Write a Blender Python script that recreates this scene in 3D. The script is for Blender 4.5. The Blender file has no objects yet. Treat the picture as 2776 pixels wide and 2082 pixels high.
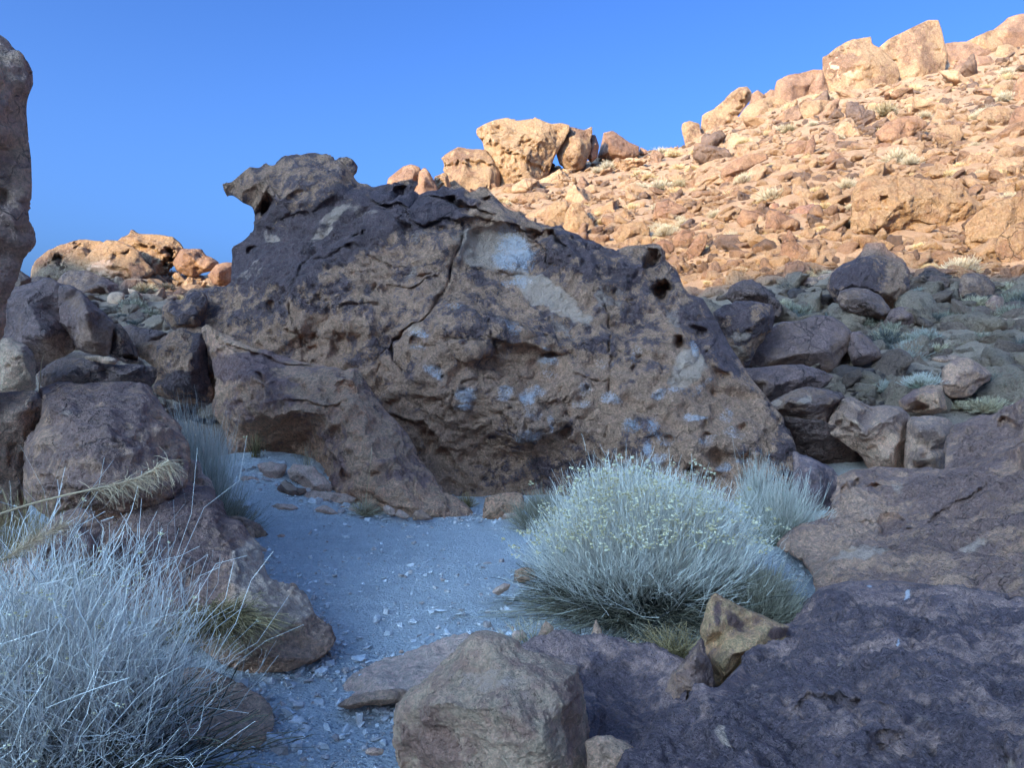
import bpy, bmesh, math, random, time
import numpy as np
from mathutils.geometry import delaunay_2d_cdt
from mathutils import Vector
T00 = time.time()
rnd = random.Random(7)
rng = np.random.default_rng(7)
SC = bpy.context.scene
COL = SC.collection
FPX, CX, CY, CZ = 2085.0, 1388.0, 1041.0, 1.6

# ------------------------------------------------------------------ camera
cam = bpy.data.cameras.new('camera')
cam.sensor_width = 36.0
cam.lens = 36.0 * FPX / 2776.0
cam.clip_start = 0.05
cam.clip_end = 3000
camo = bpy.data.objects.new('camera', cam)
camo.location = (0, 0, CZ)
camo.rotation_euler = (math.radians(90), 0, 0)
COL.objects.link(camo)
SC.camera = camo

# ------------------------------------------------------------------ sky and sun
SUN_EL = math.radians(17)
SA, SB = 0.60, 0.80                      # the sun stands behind the camera, to its left
TANE = math.tan(SUN_EL)
world = bpy.data.worlds.new('World')
SC.world = world
world.use_nodes = True
wn = world.node_tree
wn.nodes.clear()
sky = wn.nodes.new('ShaderNodeTexSky')
sky.sky_type = 'NISHITA'
sky.sun_disc = False
sky.sun_elevation = SUN_EL
sky.sun_rotation = math.atan2(-SA, -SB)
sky.altitude = 0
sky.air_density = 0.5
sky.dust_density = 10.0
sky.ozone_density = 2.2
bg = wn.nodes.new('ShaderNodeBackground')
bg.inputs['Strength'].default_value = 0.15
wo = wn.nodes.new('ShaderNodeOutputWorld')
tint = wn.nodes.new('ShaderNodeMix'); tint.data_type = 'RGBA'; tint.blend_type = 'MULTIPLY'
tint.inputs[0].default_value = 1.0
# the camera's cool white balance, and the clear desert air deepening in colour with height
wtc = wn.nodes.new('ShaderNodeTexCoord'); wsp = wn.nodes.new('ShaderNodeSeparateXYZ')
wmr = wn.nodes.new('ShaderNodeMapRange'); wmr.interpolation_type = 'SMOOTHSTEP'
wmr.inputs[1].default_value = 0.02; wmr.inputs[2].default_value = 0.55
wmx = wn.nodes.new('ShaderNodeMix'); wmx.data_type = 'RGBA'
wmx.inputs[6].default_value = (0.37, 0.66, 1.00, 1); wmx.inputs[7].default_value = (0.20, 0.41, 0.74, 1)
wn.links.new(wtc.outputs['Generated'], wsp.inputs[0]); wn.links.new(wsp.outputs[2], wmr.inputs[0])
wn.links.new(wmr.outputs[0], wmx.inputs[0]); wn.links.new(wmx.outputs[2], tint.inputs[7])
wn.links.new(sky.outputs[0], tint.inputs[6])
wn.links.new(tint.outputs[2], bg.inputs[0])
wn.links.new(bg.outputs[0], wo.inputs[0])
sun = bpy.data.lights.new('sun', 'SUN')
sun.energy = 2.0
sun.angle = math.radians(0.5)
sun.color = (1.0, 0.78, 0.38)
suno = bpy.data.objects.new('sun', sun)
dz = Vector((-SA * math.cos(SUN_EL), -SB * math.cos(SUN_EL), math.sin(SUN_EL)))
suno.rotation_euler = dz.to_track_quat('Z', 'Y').to_euler()
COL.objects.link(suno)
SC.view_settings.view_transform = 'Standard'
SC.view_settings.look = 'None'
SC.view_settings.exposure = 2.45
SC.view_settings.gamma = 1.0
SC.view_settings.use_curve_mapping = False
SC.cycles.max_bounces = 5
SC.cycles.diffuse_bounces = 4

# ------------------------------------------------------------------ numeric noise
def _hash(ix, iy, iz, seed):
    h = (ix.astype(np.uint32) * np.uint32(374761393) + iy.astype(np.uint32) * np.uint32(668265263)
         + iz.astype(np.uint32) * np.uint32(2147483647) + np.uint32((seed * 974634777) & 0xffffffff))
    h = (h ^ (h >> np.uint32(13))) * np.uint32(1274126177)
    return h ^ (h >> np.uint32(16))

_G = rng.normal(size=(256, 3)).astype(np.float32)
_G /= np.linalg.norm(_G, axis=1)[:, None]

def perlin(P, seed=0):
    P = P.astype(np.float32)
    I = np.floor(P).astype(np.int64)
    f = P - I
    u = f * f * f * (f * (f * 6 - 15) + 10)
    out = 0
    for dx in (0, 1):
        wx = u[:, 0] if dx else 1 - u[:, 0]
        for dy in (0, 1):
            wy = u[:, 1] if dy else 1 - u[:, 1]
            for dz_ in (0, 1):
                wz = u[:, 2] if dz_ else 1 - u[:, 2]
                g = _G[(_hash(I[:, 0] + dx, I[:, 1] + dy, I[:, 2] + dz_, seed) & np.uint32(255)).astype(np.int64)]
                d = g[:, 0] * (f[:, 0] - dx) + g[:, 1] * (f[:, 1] - dy) + g[:, 2] * (f[:, 2] - dz_)
                out = out + wx * wy * wz * d
    return out * 1.5

def fbm(P, seed=0, octs=4, gain=0.5, lac=2.03, ridged=False):
    a, s, amp = 0, P, 1.0
    for k in range(octs):
        n = perlin(s, seed + k * 17)
        if ridged:
            n = 1 - 2 * np.abs(n)
        a = a + amp * n
        s = s * lac + 3.7
        amp *= gain
    return a

def worley(P, seed=0):
    P = P.astype(np.float32)
    I = np.floor(P).astype(np.int64)
    f1 = np.full(len(P), 9.0, np.float32)
    f2 = f1.copy()
    cid = np.zeros(len(P), np.float32)
    for dx in (-1, 0, 1):
        for dy in (-1, 0, 1):
            for dz_ in (-1, 0, 1):
                J = I + np.array([dx, dy, dz_])
                h = _hash(J[:, 0], J[:, 1], J[:, 2], seed)
                q = np.stack([(h & np.uint32(1023)), ((h >> np.uint32(10)) & np.uint32(1023)), ((h >> np.uint32(20)) & np.uint32(1023))], 1).astype(np.float32) / 1024
                d = np.sqrt((((J + q) - P) ** 2).sum(1)).astype(np.float32)
                m = d < f1
                f2 = np.where(m, f1, np.minimum(f2, d))
                cid = np.where(m, (h % np.uint32(997)).astype(np.float32) / 997, cid)
                f1 = np.where(m, d, f1)
    return f1, f2, cid

def sstep(a, b, x):
    t = np.clip((x - a) / (b - a), 0, 1)
    return t * t * (3 - 2 * t)

# ------------------------------------------------------------------ photograph geometry -> place
CR = {'S': (0, 0, 1.0), 'F': (0, 0, 1.25497), 'A': (0, 550, .39172), 'B': (550, 380, .37366), 'C': (1050, 280, .38427), 'E': (1800, 0, .45800),
      'G': (1800, 620, .458), 'H': (1000, 800, .40687), 'I': (0, 1150, .5618), 'J': (450, 850, .40687), 'K': (850, 1250, .5014),
      'L': (1700, 1200, .5316), 'M': (1350, 1200, .36166)}

def cv(k, pts):
    ox, oy, s = CR[k]
    return [(ox + s * p[0], oy + s * p[1]) + tuple(p[2:]) for p in pts]

def W(px, py, Y):
    return np.array([(px - CX) / FPX * Y, Y, CZ + (CY - py) / FPX * Y])

# terrain --------------------------------------------------------------
_tp = np.array([-1400, -400, 0, 300, 620, 900, 1050, 1300, 1600, 1734, 1850, 1950, 2100, 2250, 2400, 2600, 2776, 3400, 5000.])
_ty = np.array([900, 820, 775, 752, 748, 660, 585, 495, 435, 412, 395, 338, 280, 238, 212, 165, 120, 60, 60.])
_tc = np.array([40, 42, 45, 46, 50, 60, 64, 66, 70, 71, 72, 74, 76, 78, 80, 83, 85, 88, 90.])
_tb = np.array([.8, .8, .8, .8, .6, .0, .0, .0, .2, .4, .6, .7, .8, .85, .9, .95, 1.0, 1.2, 1.5])

def shadow_h(u):
    return np.interp(u, _hu, _hv)

def terrain(X, Y, rough=True):
    X = np.asarray(X, float); Y = np.asarray(Y, float)
    Ys = np.maximum(Y, 6.0)
    px = CX + FPX * X / Ys
    c = np.interp(px, _tp, _tc)
    zc = CZ + (CY - np.interp(px, _tp, _ty)) / FPX * c
    zb = np.interp(px, _tp, _tb)
    s = (Y - 12) / (c - 12)
    hill = np.where(s < 1, zb + (zc - zb) * np.maximum(s, 0) ** 1.12 + np.minimum(s, 0) * 0.5, zc - (Y - c) * 0.35)
    hill = np.maximum(hill, -2 + 0 * hill)
    near = 0.72 * np.exp(-((X + 3.3) / 1.7) ** 2 - ((Y - 10.0) / 1.25) ** 2)
    near += 0.25 * np.exp(-((X + 2.6) / 0.9) ** 2 - ((Y - 4.6) / 1.3) ** 2)
    near += 0.12 * np.exp(-((X + 1.6) / 0.6) ** 2 - ((Y - 2.3) / 0.8) ** 2)
    near -= 0.22 * sstep(9.35, 10.0, Y) * sstep(-1.6, -0.9, X) * (1 - sstep(1.4, 2.6, X))
    near += 0.15 * sstep(3.5, 7.0, X)
    w = sstep(10.5, 14.5, Y)
    z = near * (1 - w) + hill * w
    # the canyon's other side, behind and to the left of the camera
    u = 0.8 * X - 0.6 * Y
    sd = SA * X + SB * Y
    if _hu is not None:
        top = shadow_h(u) + TANE * RL
        prof = sstep(-8.0, -RL, sd)
        ridge = top * np.where(sd > -RL, np.clip((-14 - sd) / (RL - 14), 0, 1) ** 0.85, 1.0 - np.clip((-sd - RL) / 80, 0, 1) * 0.4)
        z = np.maximum(z, ridge)
    return z

_hu = None
RL = 170.0

def hit(px, py, y0=11.0, y1=140.0):
    Yl = np.exp(np.linspace(math.log(y0), math.log(y1), 900))
    X = (px - CX) / FPX * Yl
    Z = CZ + (CY - py) / FPX * Yl
    t = terrain(X, Yl)
    m = t >= Z
    if not m.any():
        return float(Yl[-1]) if False else float(np.interp(px, _tp, _tc))
    return float(Yl[np.argmax(m)])

# where the shade's edge lies in the photograph -> the height of the opposite ridge
_sh = []
for px, py in [(3200, 760), (2776, 738), (2600, 728), (2450, 738), (2280, 715), (2150, 742), (2000, 775), (1900, 800), (1800, 830), (560, 830), (480, 775), (350, 742), (120, 742)]:
    Y = hit(px, py)
    X = (px - CX) / FPX * Y
    z = CZ + (CY - py) / FPX * Y
    _sh.append((0.8 * X - 0.6 * Y, z + TANE * (SA * X + SB * Y)))
_sh.sort()
_hu = np.array([-400, -150] + [a for a, b in _sh] + [60, 300.])
_hv = np.array([20, 16] + [b for a, b in _sh] + [16, 20.])

# ------------------------------------------------------------------ object helpers
def tag(o, label=None, cat=None, group=None, kind=None):
    if label: o['label'] = label
    if cat: o['category'] = cat
    if group: o['group'] = group
    if kind: o['kind'] = kind
    return o

def mesh_np(name, V, Fq=None, loops=None, starts=None, smooth=True):
    """V (n,3); Fq (m,k) faces of one size."""
    me = bpy.data.meshes.new(name)
    V = np.ascontiguousarray(V, np.float32)
    Fq = np.ascontiguousarray(Fq, np.int32)
    k = Fq.shape[1]
    me.vertices.add(len(V)); me.vertices.foreach_set('co', V.ravel())
    me.loops.add(Fq.size); me.loops.foreach_set('vertex_index', Fq.ravel())
    me.polygons.add(len(Fq))
    me.polygons.foreach_set('loop_start', np.arange(0, Fq.size, k, dtype=np.int32))
    me.polygons.foreach_set('use_smooth', np.full(len(Fq), smooth))
    me.update(calc_edges=True)
    return me

def vcol(me, name, A):
    a = me.attributes.new(name, 'FLOAT_COLOR', 'POINT')
    B = np.ones((len(me.vertices), 4), np.float32)
    B[:, :A.shape[1]] = A
    a.data.foreach_set('color', B.ravel())

def link(name, me, mat=None, loc=(0, 0, 0), parent=None):
    o = bpy.data.objects.new(name, me)
    if mat and not me.materials: me.materials.append(mat)
    o.location = loc
    COL.objects.link(o)
    if parent: o.parent = parent
    return o

def empty(name, loc):
    o = bpy.data.objects.new(name, None)
    o.location = loc
    o.empty_display_size = 0.2
    COL.objects.link(o)
    return o

# ------------------------------------------------------------------ materials
class NT:
    def __init__(s, name):
        s.m = bpy.data.materials.new(name); s.m.use_nodes = True
        s.t = s.m.node_tree; s.t.nodes.clear()
    def n(s, typ, **kw):
        nd = s.t.nodes.new(typ)
        for k, v in kw.items():
            if k.startswith('_'): nd.inputs[k[1:].replace('_', ' ')].default_value = v
            else: setattr(nd, k, v)
        return nd
    def l(s, a, b): s.t.links.new(a, b)
    def math(s, op, a, b=None, c=None, clamp=False):
        nd = s.n('ShaderNodeMath', operation=op, use_clamp=clamp)
        for i, v in enumerate((a, b, c)):
            if v is None: continue
            if isinstance(v, (int, float)): nd.inputs[i].default_value = v
            else: s.l(v, nd.inputs[i])
        return nd.outputs[0]
    def mix(s, f, a, b, mode='MIX'):
        nd = s.n('ShaderNodeMix', data_type='RGBA', blend_type=mode)
        for i, v in ((0, f), (6, a), (7, b)):
            if isinstance(v, (int, float)): nd.inputs[i].default_value = v
            elif isinstance(v, tuple): nd.inputs[i].default_value = (*v, 1)
            else: s.l(v, nd.inputs[i])
        return nd.outputs[2]
    def ramp(s, v, a, b, lo=0.0, hi=1.0):
        nd = s.n('ShaderNodeMapRange', interpolation_type='SMOOTHSTEP')
        s.l(v, nd.inputs[0])
        for i, x in enumerate((a, b, lo, hi)): nd.inputs[i + 1].default_value = x
        return nd.outputs[0]
    def noise(s, co, scale, detail=4, rough=.55, dist=0.0):
        nd = s.n('ShaderNodeTexNoise')
        nd.inputs['Scale'].default_value = scale; nd.inputs['Detail'].default_value = detail
        nd.inputs['Roughness'].default_value = rough; nd.inputs['Distortion'].default_value = dist
        s.l(co, nd.inputs['Vector'])
        return nd.outputs[0]
    def vor(s, co, scale, feat='F1', rand=1.0):
        nd = s.n('ShaderNodeTexVoronoi', feature=feat)
        nd.inputs['Scale'].default_value = scale; nd.inputs['Randomness'].default_value = rand
        s.l(co, nd.inputs['Vector'])
        return nd.outputs['Distance']
    def out(s, col, height=None, dist=0.02, strength=0.8, rough=0.92, spec=0.25):
        b = s.n('ShaderNodeBsdfPrincipled')
        if isinstance(rough, float): b.inputs['Roughness'].default_value = rough
        else: s.l(rough, b.inputs['Roughness'])
        b.inputs['Specular IOR Level'].default_value = spec
        s.l(col, b.inputs['Base Color'])
        if height is not None:
            bp = s.n('ShaderNodeBump')
            bp.inputs['Distance'].default_value = dist; bp.inputs['Strength'].default_value = strength
            s.l(height, bp.inputs['Height']); s.l(bp.outputs[0], b.inputs['Normal'])
        o = s.n('ShaderNodeOutputMaterial')
        s.l(b.outputs[0], o.inputs[0])
        return s.m

def rock_mat(name, tan, mid, dark, vs=1.0, vb=0.0, pit=0.5, dist=0.03, attr=True, edge=0.05, speck=0.35):
    """volcanic tuff: tan body, browner blotches, a coat of dark desert varnish, fine pits and specks"""
    q = NT(name)
    tc = q.n('ShaderNodeTexCoord')
    oi = q.n('ShaderNodeObjectInfo')
    ad = q.n('ShaderNodeVectorMath', operation='ADD')
    cb = q.n('ShaderNodeCombineXYZ')
    rr = q.math('MULTIPLY', oi.outputs['Random'], 40.0)
    for i in range(3): q.l(rr, cb.inputs[i])
    q.l(tc.outputs['Object'], ad.inputs[0]); q.l(cb.outputs[0], ad.inputs[1])
    co = ad.outputs[0]
    big = q.noise(co, 0.9 * vs, 5, .62, .5)
    med = q.noise(co, 4.5 * vs, 7, .66, .3)
    fine = q.noise(co, 34 * vs, 5, .7)
    vo = q.vor(co, 17 * vs)
    vo2 = q.vor(co, 60 * vs)
    mf = q.noise(co, 13 * vs, 6, .7, .2)
    crk = q.n('ShaderNodeTexVoronoi', feature='DISTANCE_TO_EDGE'); crk.inputs['Scale'].default_value = 3.2 * vs
    wv = q.n('ShaderNodeTexNoise'); wv.inputs['Scale'].default_value = 5 * vs; q.l(co, wv.inputs['Vector'])
    wad = q.n('ShaderNodeMix', data_type='RGBA', blend_type='LINEAR_LIGHT'); wad.inputs[0].default_value = .16; q.l(co, wad.inputs[6]); q.l(wv.outputs[1], wad.inputs[7]); q.l(wad.outputs[2], crk.inputs['Vector'])
    ck = q.math('MULTIPLY', q.ramp(crk.outputs['Distance'], 0.0, .035, 1.0, 0.0), q.ramp(big, .46, .60))
    c = q.mix(q.ramp(med, .38, .64), tan, mid)
    v = q.math('ADD', q.math('MULTIPLY', big, .48), q.math('MULTIPLY', med, .52))
    v = q.math('ADD', v, q.math('MULTIPLY', q.math('SUBTRACT', fine, .5), .30))
    v = q.math('ADD', v, vb)
    if attr:
        at = q.n('ShaderNodeAttribute', attribute_name='stain')
        sp = q.n('ShaderNodeSeparateColor'); q.l(at.outputs['Color'], sp.inputs[0])
        v = q.math('ADD', v, q.math('MULTIPLY', q.math('SUBTRACT', sp.outputs[0], .5), .5))
    va = q.ramp(v, .5 - edge, .5 + edge)
    c = q.mix(va, c, dark)
    # pale crust where varnish has flaked, and small light and dark specks
    c = q.mix(q.math('MULTIPLY', q.ramp(vo2, .10, .28, 1.0, 0.0), q.math('MULTIPLY', q.ramp(fine, .5, .62), .55)), c, tuple(min(.62, x * 1.55 + .05) for x in tan))
    m = q.ramp(fine, .25, .75, 1 - speck, 1 + speck)
    c = q.mix(1.0, c, m, 'MULTIPLY')
    m2 = q.math('MULTIPLY', q.ramp(med, .3, .7, .80, 1.18), q.ramp(mf, .3, .7, .76, 1.22))
    m2 = q.math('MULTIPLY', m2, q.math('SUBTRACT', 1.0, q.math('MULTIPLY', ck, .45)))
    c = q.mix(1.0, c, m2, 'MULTIPLY')
    if attr:
        wob = q.math('MULTIPLY', q.math('SUBTRACT', med, .5), .9)
        g = q.ramp(q.math('ADD', sp.outputs[1], wob), .36, .62)
        c = q.mix(q.math('MULTIPLY', g, .85), c, q.mix(q.ramp(fine, .3, .7), (.68, .41, .26), (.80, .50, .34)))
        b = q.ramp(q.math('ADD', sp.outputs[2], q.math('ADD', q.math('MULTIPLY', wob, 1.1), q.math('MULTIPLY', q.math('SUBTRACT', fine, .5), 1.5))), .30, 1.0)
        c = q.mix(q.math('MULTIPLY', b, .8), c, (.72, .64, .62))
    pits = q.ramp(vo, .05, .32, -1.0, 0.0)
    pits = q.math('MULTIPLY', pits, q.ramp(med, .42, .58, 0.15, 1.0))
    h = q.math('ADD', q.math('MULTIPLY', med, 1.3), q.math('MULTIPLY', fine, .5))
    h = q.math('ADD', h, q.math('MULTIPLY', pits, .38 * pit))
    h = q.math('ADD', h, q.math('MULTIPLY', mf, 1.25))
    h = q.math('SUBTRACT', h, q.math('MULTIPLY', ck, .5))
    return q.out(c, h, dist / vs ** .5, 1.0, rough=q.math('SUBTRACT', .9, q.math('MULTIPLY', va, .30)), spec=.4)

M = {}
M['hero'] = rock_mat('weathered_tuff', (0.662, 0.330, 0.180), (0.469, 0.233, 0.135), (0.176, 0.095, 0.080), 1.1, -.03, .9, .085, edge=.03)
M['slab'] = rock_mat('orange_tuff', (0.800, 0.419, 0.234), (0.674, 0.318, 0.175), (0.369, 0.182, 0.132), 1.3, -.05, .8, .065)
M['purple'] = rock_mat('purple_varnished_tuff', (0.764, 0.391, 0.223), (0.540, 0.274, 0.163), (0.349, 0.177, 0.120), 1.5, .01, 1.0, .045)
M['fore'] = rock_mat('dark_purple_tuff', (0.576, 0.318, 0.230), (0.363, 0.201, 0.157), (0.192, 0.112, 0.101), 3.0, .01, 1.8, .034, speck=.5)
M['lav'] = rock_mat('lavender_tuff', (0.800, 0.437, 0.260), (0.630, 0.329, 0.198), (0.416, 0.220, 0.144), 1.8, -.02, 1.0, .05)
M['cliff'] = rock_mat('pinkish_cliff_tuff', (0.800, 0.438, 0.265), (0.695, 0.357, 0.218), (0.477, 0.246, 0.163), 1.2, -.05, 1.0, .07)
M['tan'] = rock_mat('fresh_tan_tuff', (0.800, 0.470, 0.277), (0.681, 0.365, 0.218), (0.448, 0.218, 0.137), 3.4, -.06, .35, .04, edge=.07, speck=.22)
M['yellow'] = rock_mat('yellow_tuff', (0.800, 0.436, 0.191), (0.681, 0.322, 0.145), (0.235, 0.109, 0.077), 2.6, -.05, .6, .04, edge=.07)
M['plain'] = rock_mat('smooth_brown_rock', (0.499, 0.257, 0.151), (0.402, 0.207, 0.124), (0.249, 0.131, 0.097), .8, .05, .3, .045, edge=.10)
M['sunlit'] = rock_mat('sunlit_tan_tuff', (0.503, 0.312, 0.180), (0.399, 0.233, 0.131), (0.266, 0.144, 0.090), .55, -.05, .9, .13, edge=.08, speck=.2)
M['sunred'] = rock_mat('reddish_tan_tuff', (0.475, 0.270, 0.162), (0.361, 0.195, 0.117), (0.247, 0.130, 0.086), .6, .02, .5, .10, edge=.10, speck=.2)
M['pale'] = rock_mat('pale_pink_stone', (0.800, 0.488, 0.335), (0.724, 0.409, 0.277), (0.532, 0.287, 0.198), 3.0, -.08, .3, .025, edge=.1, speck=.2)
M['shade'] = rock_mat('brown_varnished_rock', (0.565, 0.292, 0.171), (0.435, 0.223, 0.136), (0.260, 0.138, 0.097), .8, .02, .8, .085)
# ------------------------------------------------------------------ the boulder builder
def poly_inside(P, x, y):
    n = len(P); ins = np.zeros(len(x), bool); j = n - 1
    for i in range(n):
        xi, yi = P[i][0], P[i][1]; xj, yj = P[j][0], P[j][1]
        c = ((yi > y) != (yj > y))
        with np.errstate(divide='ignore', invalid='ignore'):
            xx = (xj - xi) * (y - yi) / (yj - yi + 1e-12) + xi
        ins ^= c & (x < xx)
        j = i
    return ins

def seg_dist(P, x, y, closed=True):
    """distance to a polyline, its nearest parameter side (signed: + above)"""
    d = np.full(len(x), 1e9); sg = np.zeros(len(x))
    n = len(P)
    for i in range(n if closed else n - 1):
        a = P[i]; b = P[(i + 1) % n]
        ex, ey = b[0] - a[0], b[1] - a[1]
        L2 = ex * ex + ey * ey + 1e-9
        t = np.clip(((x - a[0]) * ex + (y - a[1]) * ey) / L2, 0, 1)
        dx, dy = x - (a[0] + t * ex), y - (a[1] + t * ey)
        dd = np.hypot(dx, dy)
        cr = ex * dy - ey * dx
        m = dd < d
        d = np.where(m, dd, d); sg = np.where(m, -np.sign(cr), sg)
    return d, sg

def outY(O, x, y):
    w = 1.0 / (((x[:, None] - O[None, :, 0]) ** 2 + (y[:, None] - O[None, :, 1]) ** 2) + 30.0) ** 1.3
    return (w * O[None, :, 2]).sum(1) / w.sum(1)

NTRI = [0]
def rock(name, label, crop, outline, Y, T=None, Tb=None, mat='hero', cat='boulder', group=None, inner=(), grid=5, vox=2.3, rough=1.0,
         smooth=1, pits=0.5, feats=(), stains=(), base=None, round_=0.42, seed=None, embed=0.0, pitscale=1.0, scal=0.0, blk=1.0, lump=1.0, jit=0.0, grow=0.0, bottom=0.0):
    seed = seed if seed is not None else rnd.randrange(10000)
    r2 = random.Random(seed)
    O = cv(crop, outline)
    if Y is None:
        bx = sorted(O, key=lambda p: -p[1])[:3]
        mx = sum(p[0] for p in bx) / 3; my = max(p[1] for p in O) - 2
        Y = hit(mx, my)
        wpx = max(p[0] for p in O) - min(p[0] for p in O)
        if T is None: T = 0.33 * wpx / FPX * Y
        Y = Y + 0.5 * T
        yb = max(p[1] for p in O); yt = min(p[1] for p in O)
        O = [(p[0], p[1] + 0.16 * (yb - yt) * max(0, (p[1] - (yt + .7 * (yb - yt))) / (.3 * (yb - yt))) * (1 if embed == 0 else embed)) for p in O]
    O = np.array([(p[0], p[1], p[2] if len(p) > 2 else Y) for p in O], float)
    if grow or bottom:
        c0 = O[:, :2].mean(0); O[:, :2] = c0 + (O[:, :2] - c0) * (1 + grow)
        hh = O[:, 1].max() - O[:, 1].min()
        O[:, 1] += bottom * hh * np.clip((O[:, 1] - (O[:, 1].max() - .35 * hh)) / (.35 * hh), 0, 1)
    wm = (O[:, 0].max() - O[:, 0].min()) / FPX * O[:, 2].mean()
    hm = (O[:, 1].max() - O[:, 1].min()) / FPX * O[:, 2].mean()
    if T is None: T = 0.32 * min(wm, hm * 1.4)
    if Tb is None: Tb = T * 1.3
    size = math.sqrt(wm * hm)
    # interior points
    area_s = math.sqrt((O[:, 0].max() - O[:, 0].min()) * (O[:, 1].max() - O[:, 1].min())) / grid
    gx = np.arange(O[:, 0].min(), O[:, 0].max(), area_s); gy = np.arange(O[:, 1].min(), O[:, 1].max(), area_s)
    pts = np.array([(x + r2.uniform(-.4, .4) * area_s, y + r2.uniform(-.4, .4) * area_s) for x in gx for y in gy]).reshape(-1, 2)
    ins = poly_inside(O, pts[:, 0], pts[:, 1]); pts = pts[ins]
    d, _ = seg_dist(O, pts[:, 0], pts[:, 1])
    pts = pts[d > .22 * area_s]
    inn = np.array([(p[0], p[1], p[2]) for p in cv(crop, inner)], float).reshape(-1, 3)
    if len(inn) and len(pts):
        keep = (np.hypot(pts[:, None, 0] - inn[None, :, 0], pts[:, None, 1] - inn[None, :, 1]).min(1) > .75 * area_s)
        if len(inn) > 8: 
            keep &= False
        pts = pts[keep]
    if len(pts):
        d, _ = seg_dist(O, pts[:, 0], pts[:, 1])
        D = max(d.max(), 1e-3) * 1.02
        pr = (1 - (1 - np.clip(d / D, 0, 1)) ** 2) ** round_
        pr = pr * np.array([r2.uniform(.62, 1.1) for _ in pts])
        yb_ = outY(O, pts[:, 0], pts[:, 1])
        auto = np.stack([pts[:, 0], pts[:, 1], yb_ - T * pr, yb_ + Tb * pr, yb_], 1)
    else:
        auto = np.zeros((0, 5))
    if len(inn):
        yb_ = outY(O, inn[:, 0], inn[:, 1])
        di, _ = seg_dist(O, inn[:, 0], inn[:, 1])
        pr = (1 - (1 - np.clip(di / max(di.max(), 1e-3), 0, 1)) ** 2) ** round_
        yy = inn[:, 2] + np.array([r2.uniform(-jit, jit) for _ in inn])
        auto = np.concatenate([auto, np.stack([inn[:, 0], inn[:, 1], yy, yb_ + Tb * pr, yb_], 1)])
    n = len(O)
    rim = 0.22
    V2 = [Vector((p[0], p[1])) for p in O] + [Vector((p[0], p[1])) for p in auto]
    vv, ee, ff, ov, oe, of = delaunay_2d_cdt(V2, [], [list(range(n))], 1, 1e-3)
    vx = np.array([(v[0], v[1]) for v in vv])
    fr = np.zeros(len(vx)); bk = np.zeros(len(vx)); mid = np.zeros(len(vx))
    for i, src in enumerate(ov):
        if src:
            k = src[0]
            if k < n: mid[i] = O[k, 2]; fr[i] = O[k, 2] - rim * T; bk[i] = O[k, 2] + rim * Tb
            else: fr[i], bk[i], mid[i] = auto[k - n, 2:5]
        else:
            mid[i] = outY(O, vx[i:i + 1, 0], vx[i:i + 1, 1])[0]; fr[i] = mid[i] - rim * T; bk[i] = mid[i] + rim * Tb
    PF = np.stack([(vx[:, 0] - CX) / FPX * fr, fr, CZ + (CY - vx[:, 1]) / FPX * fr], 1)
    PB = np.stack([(vx[:, 0] - CX) / FPX * bk, bk, CZ + (CY - vx[:, 1]) / FPX * (mid + .5 * (bk - mid) * (vx[:, 1] > CY) + (bk - mid) * (vx[:, 1] <= CY))], 1)
    m = len(vx)
    faces = [tuple(f) for f in ff]
    ec = {}
    for f in faces:
        for i in range(len(f)):
            a, b = f[i], f[(i + 1) % len(f)]
            ec[(a, b)] = 1
    F3 = []
    for f in faces:
        F3.append(f); F3.append(tuple(m + k for k in reversed(f)))
    for (a, b) in ec:
        if (b, a) not in ec:
            F3.append((b, a, m + a)); F3.append((b, m + a, m + b))
    me = bpy.data.meshes.new(name + '_raw')
    me.from_pydata([tuple(p) for p in np.concatenate([PF, PB])], [], F3)
    bm = bmesh.new(); bm.from_mesh(me); bmesh.ops.recalc_face_normals(bm, faces=bm.faces); bm.to_mesh(me); bm.free()
    tmp = bpy.data.objects.new('tmp', me); COL.objects.link(tmp)
    vs = vox * FPX / FPX * (O[:, 2].mean() - .6 * T) / 769.0
    vs = max(vs, 0.006)
    md = tmp.modifiers.new('r', 'REMESH'); md.mode = 'VOXEL'; md.voxel_size = vs; md.adaptivity = 0
    if smooth:
        ms = tmp.modifiers.new('s', 'SMOOTH'); ms.iterations = smooth; ms.factor = .5
    dg = bpy.context.evaluated_depsgraph_get()
    out = bpy.data.meshes.new_from_object(tmp.evaluated_get(dg), depsgraph=dg)
    bpy.data.objects.remove(tmp); bpy.data.meshes.remove(me)
    out.name = name
    N = len(out.vertices)
    P = np.empty(N * 3, np.float32); out.vertices.foreach_get('co', P); P = P.reshape(-1, 3)
    Nn = np.empty(N * 3, np.float32); out.vertex_normals.foreach_get('vector', Nn); Nn = Nn.reshape(-1, 3)
    NTRI[0] += len(out.polygons) * 2
    ray = P - np.array([0, 0, CZ]); ray /= np.linalg.norm(ray, axis=1)[:, None]
    facing = sstep(-.15, .35, -(Nn * ray).sum(1))
    px = CX + FPX * P[:, 0] / P[:, 1]; py = CY - FPX * (P[:, 2] - CZ) / P[:, 1]
    Ps = P + seed * .37
    k = 1.0 / size
    # noise displacement: broad lumps, broken ledges, small rubble-like relief, pits
    L = size
    disp = .026 * L * lump * fbm(Ps * 1.9 * k, seed, 2)
    a2 = min(.020 * L, .05) * rough
    f2_ = 1 / max(.16 * L, .05)
    rd = fbm(Ps * np.array([.7, .7, 1.3]) * f2_, seed + 5, 3, .55, ridged=True)
    disp += a2 * (rd - .3)
    a3 = min(.009 * L, .024) * rough
    f3_ = f2_ * 4.3
    n3 = fbm(Ps * f3_, seed + 9, 2, .6, ridged=True) - .4
    disp += a3 * n3 * 1.2
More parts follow.
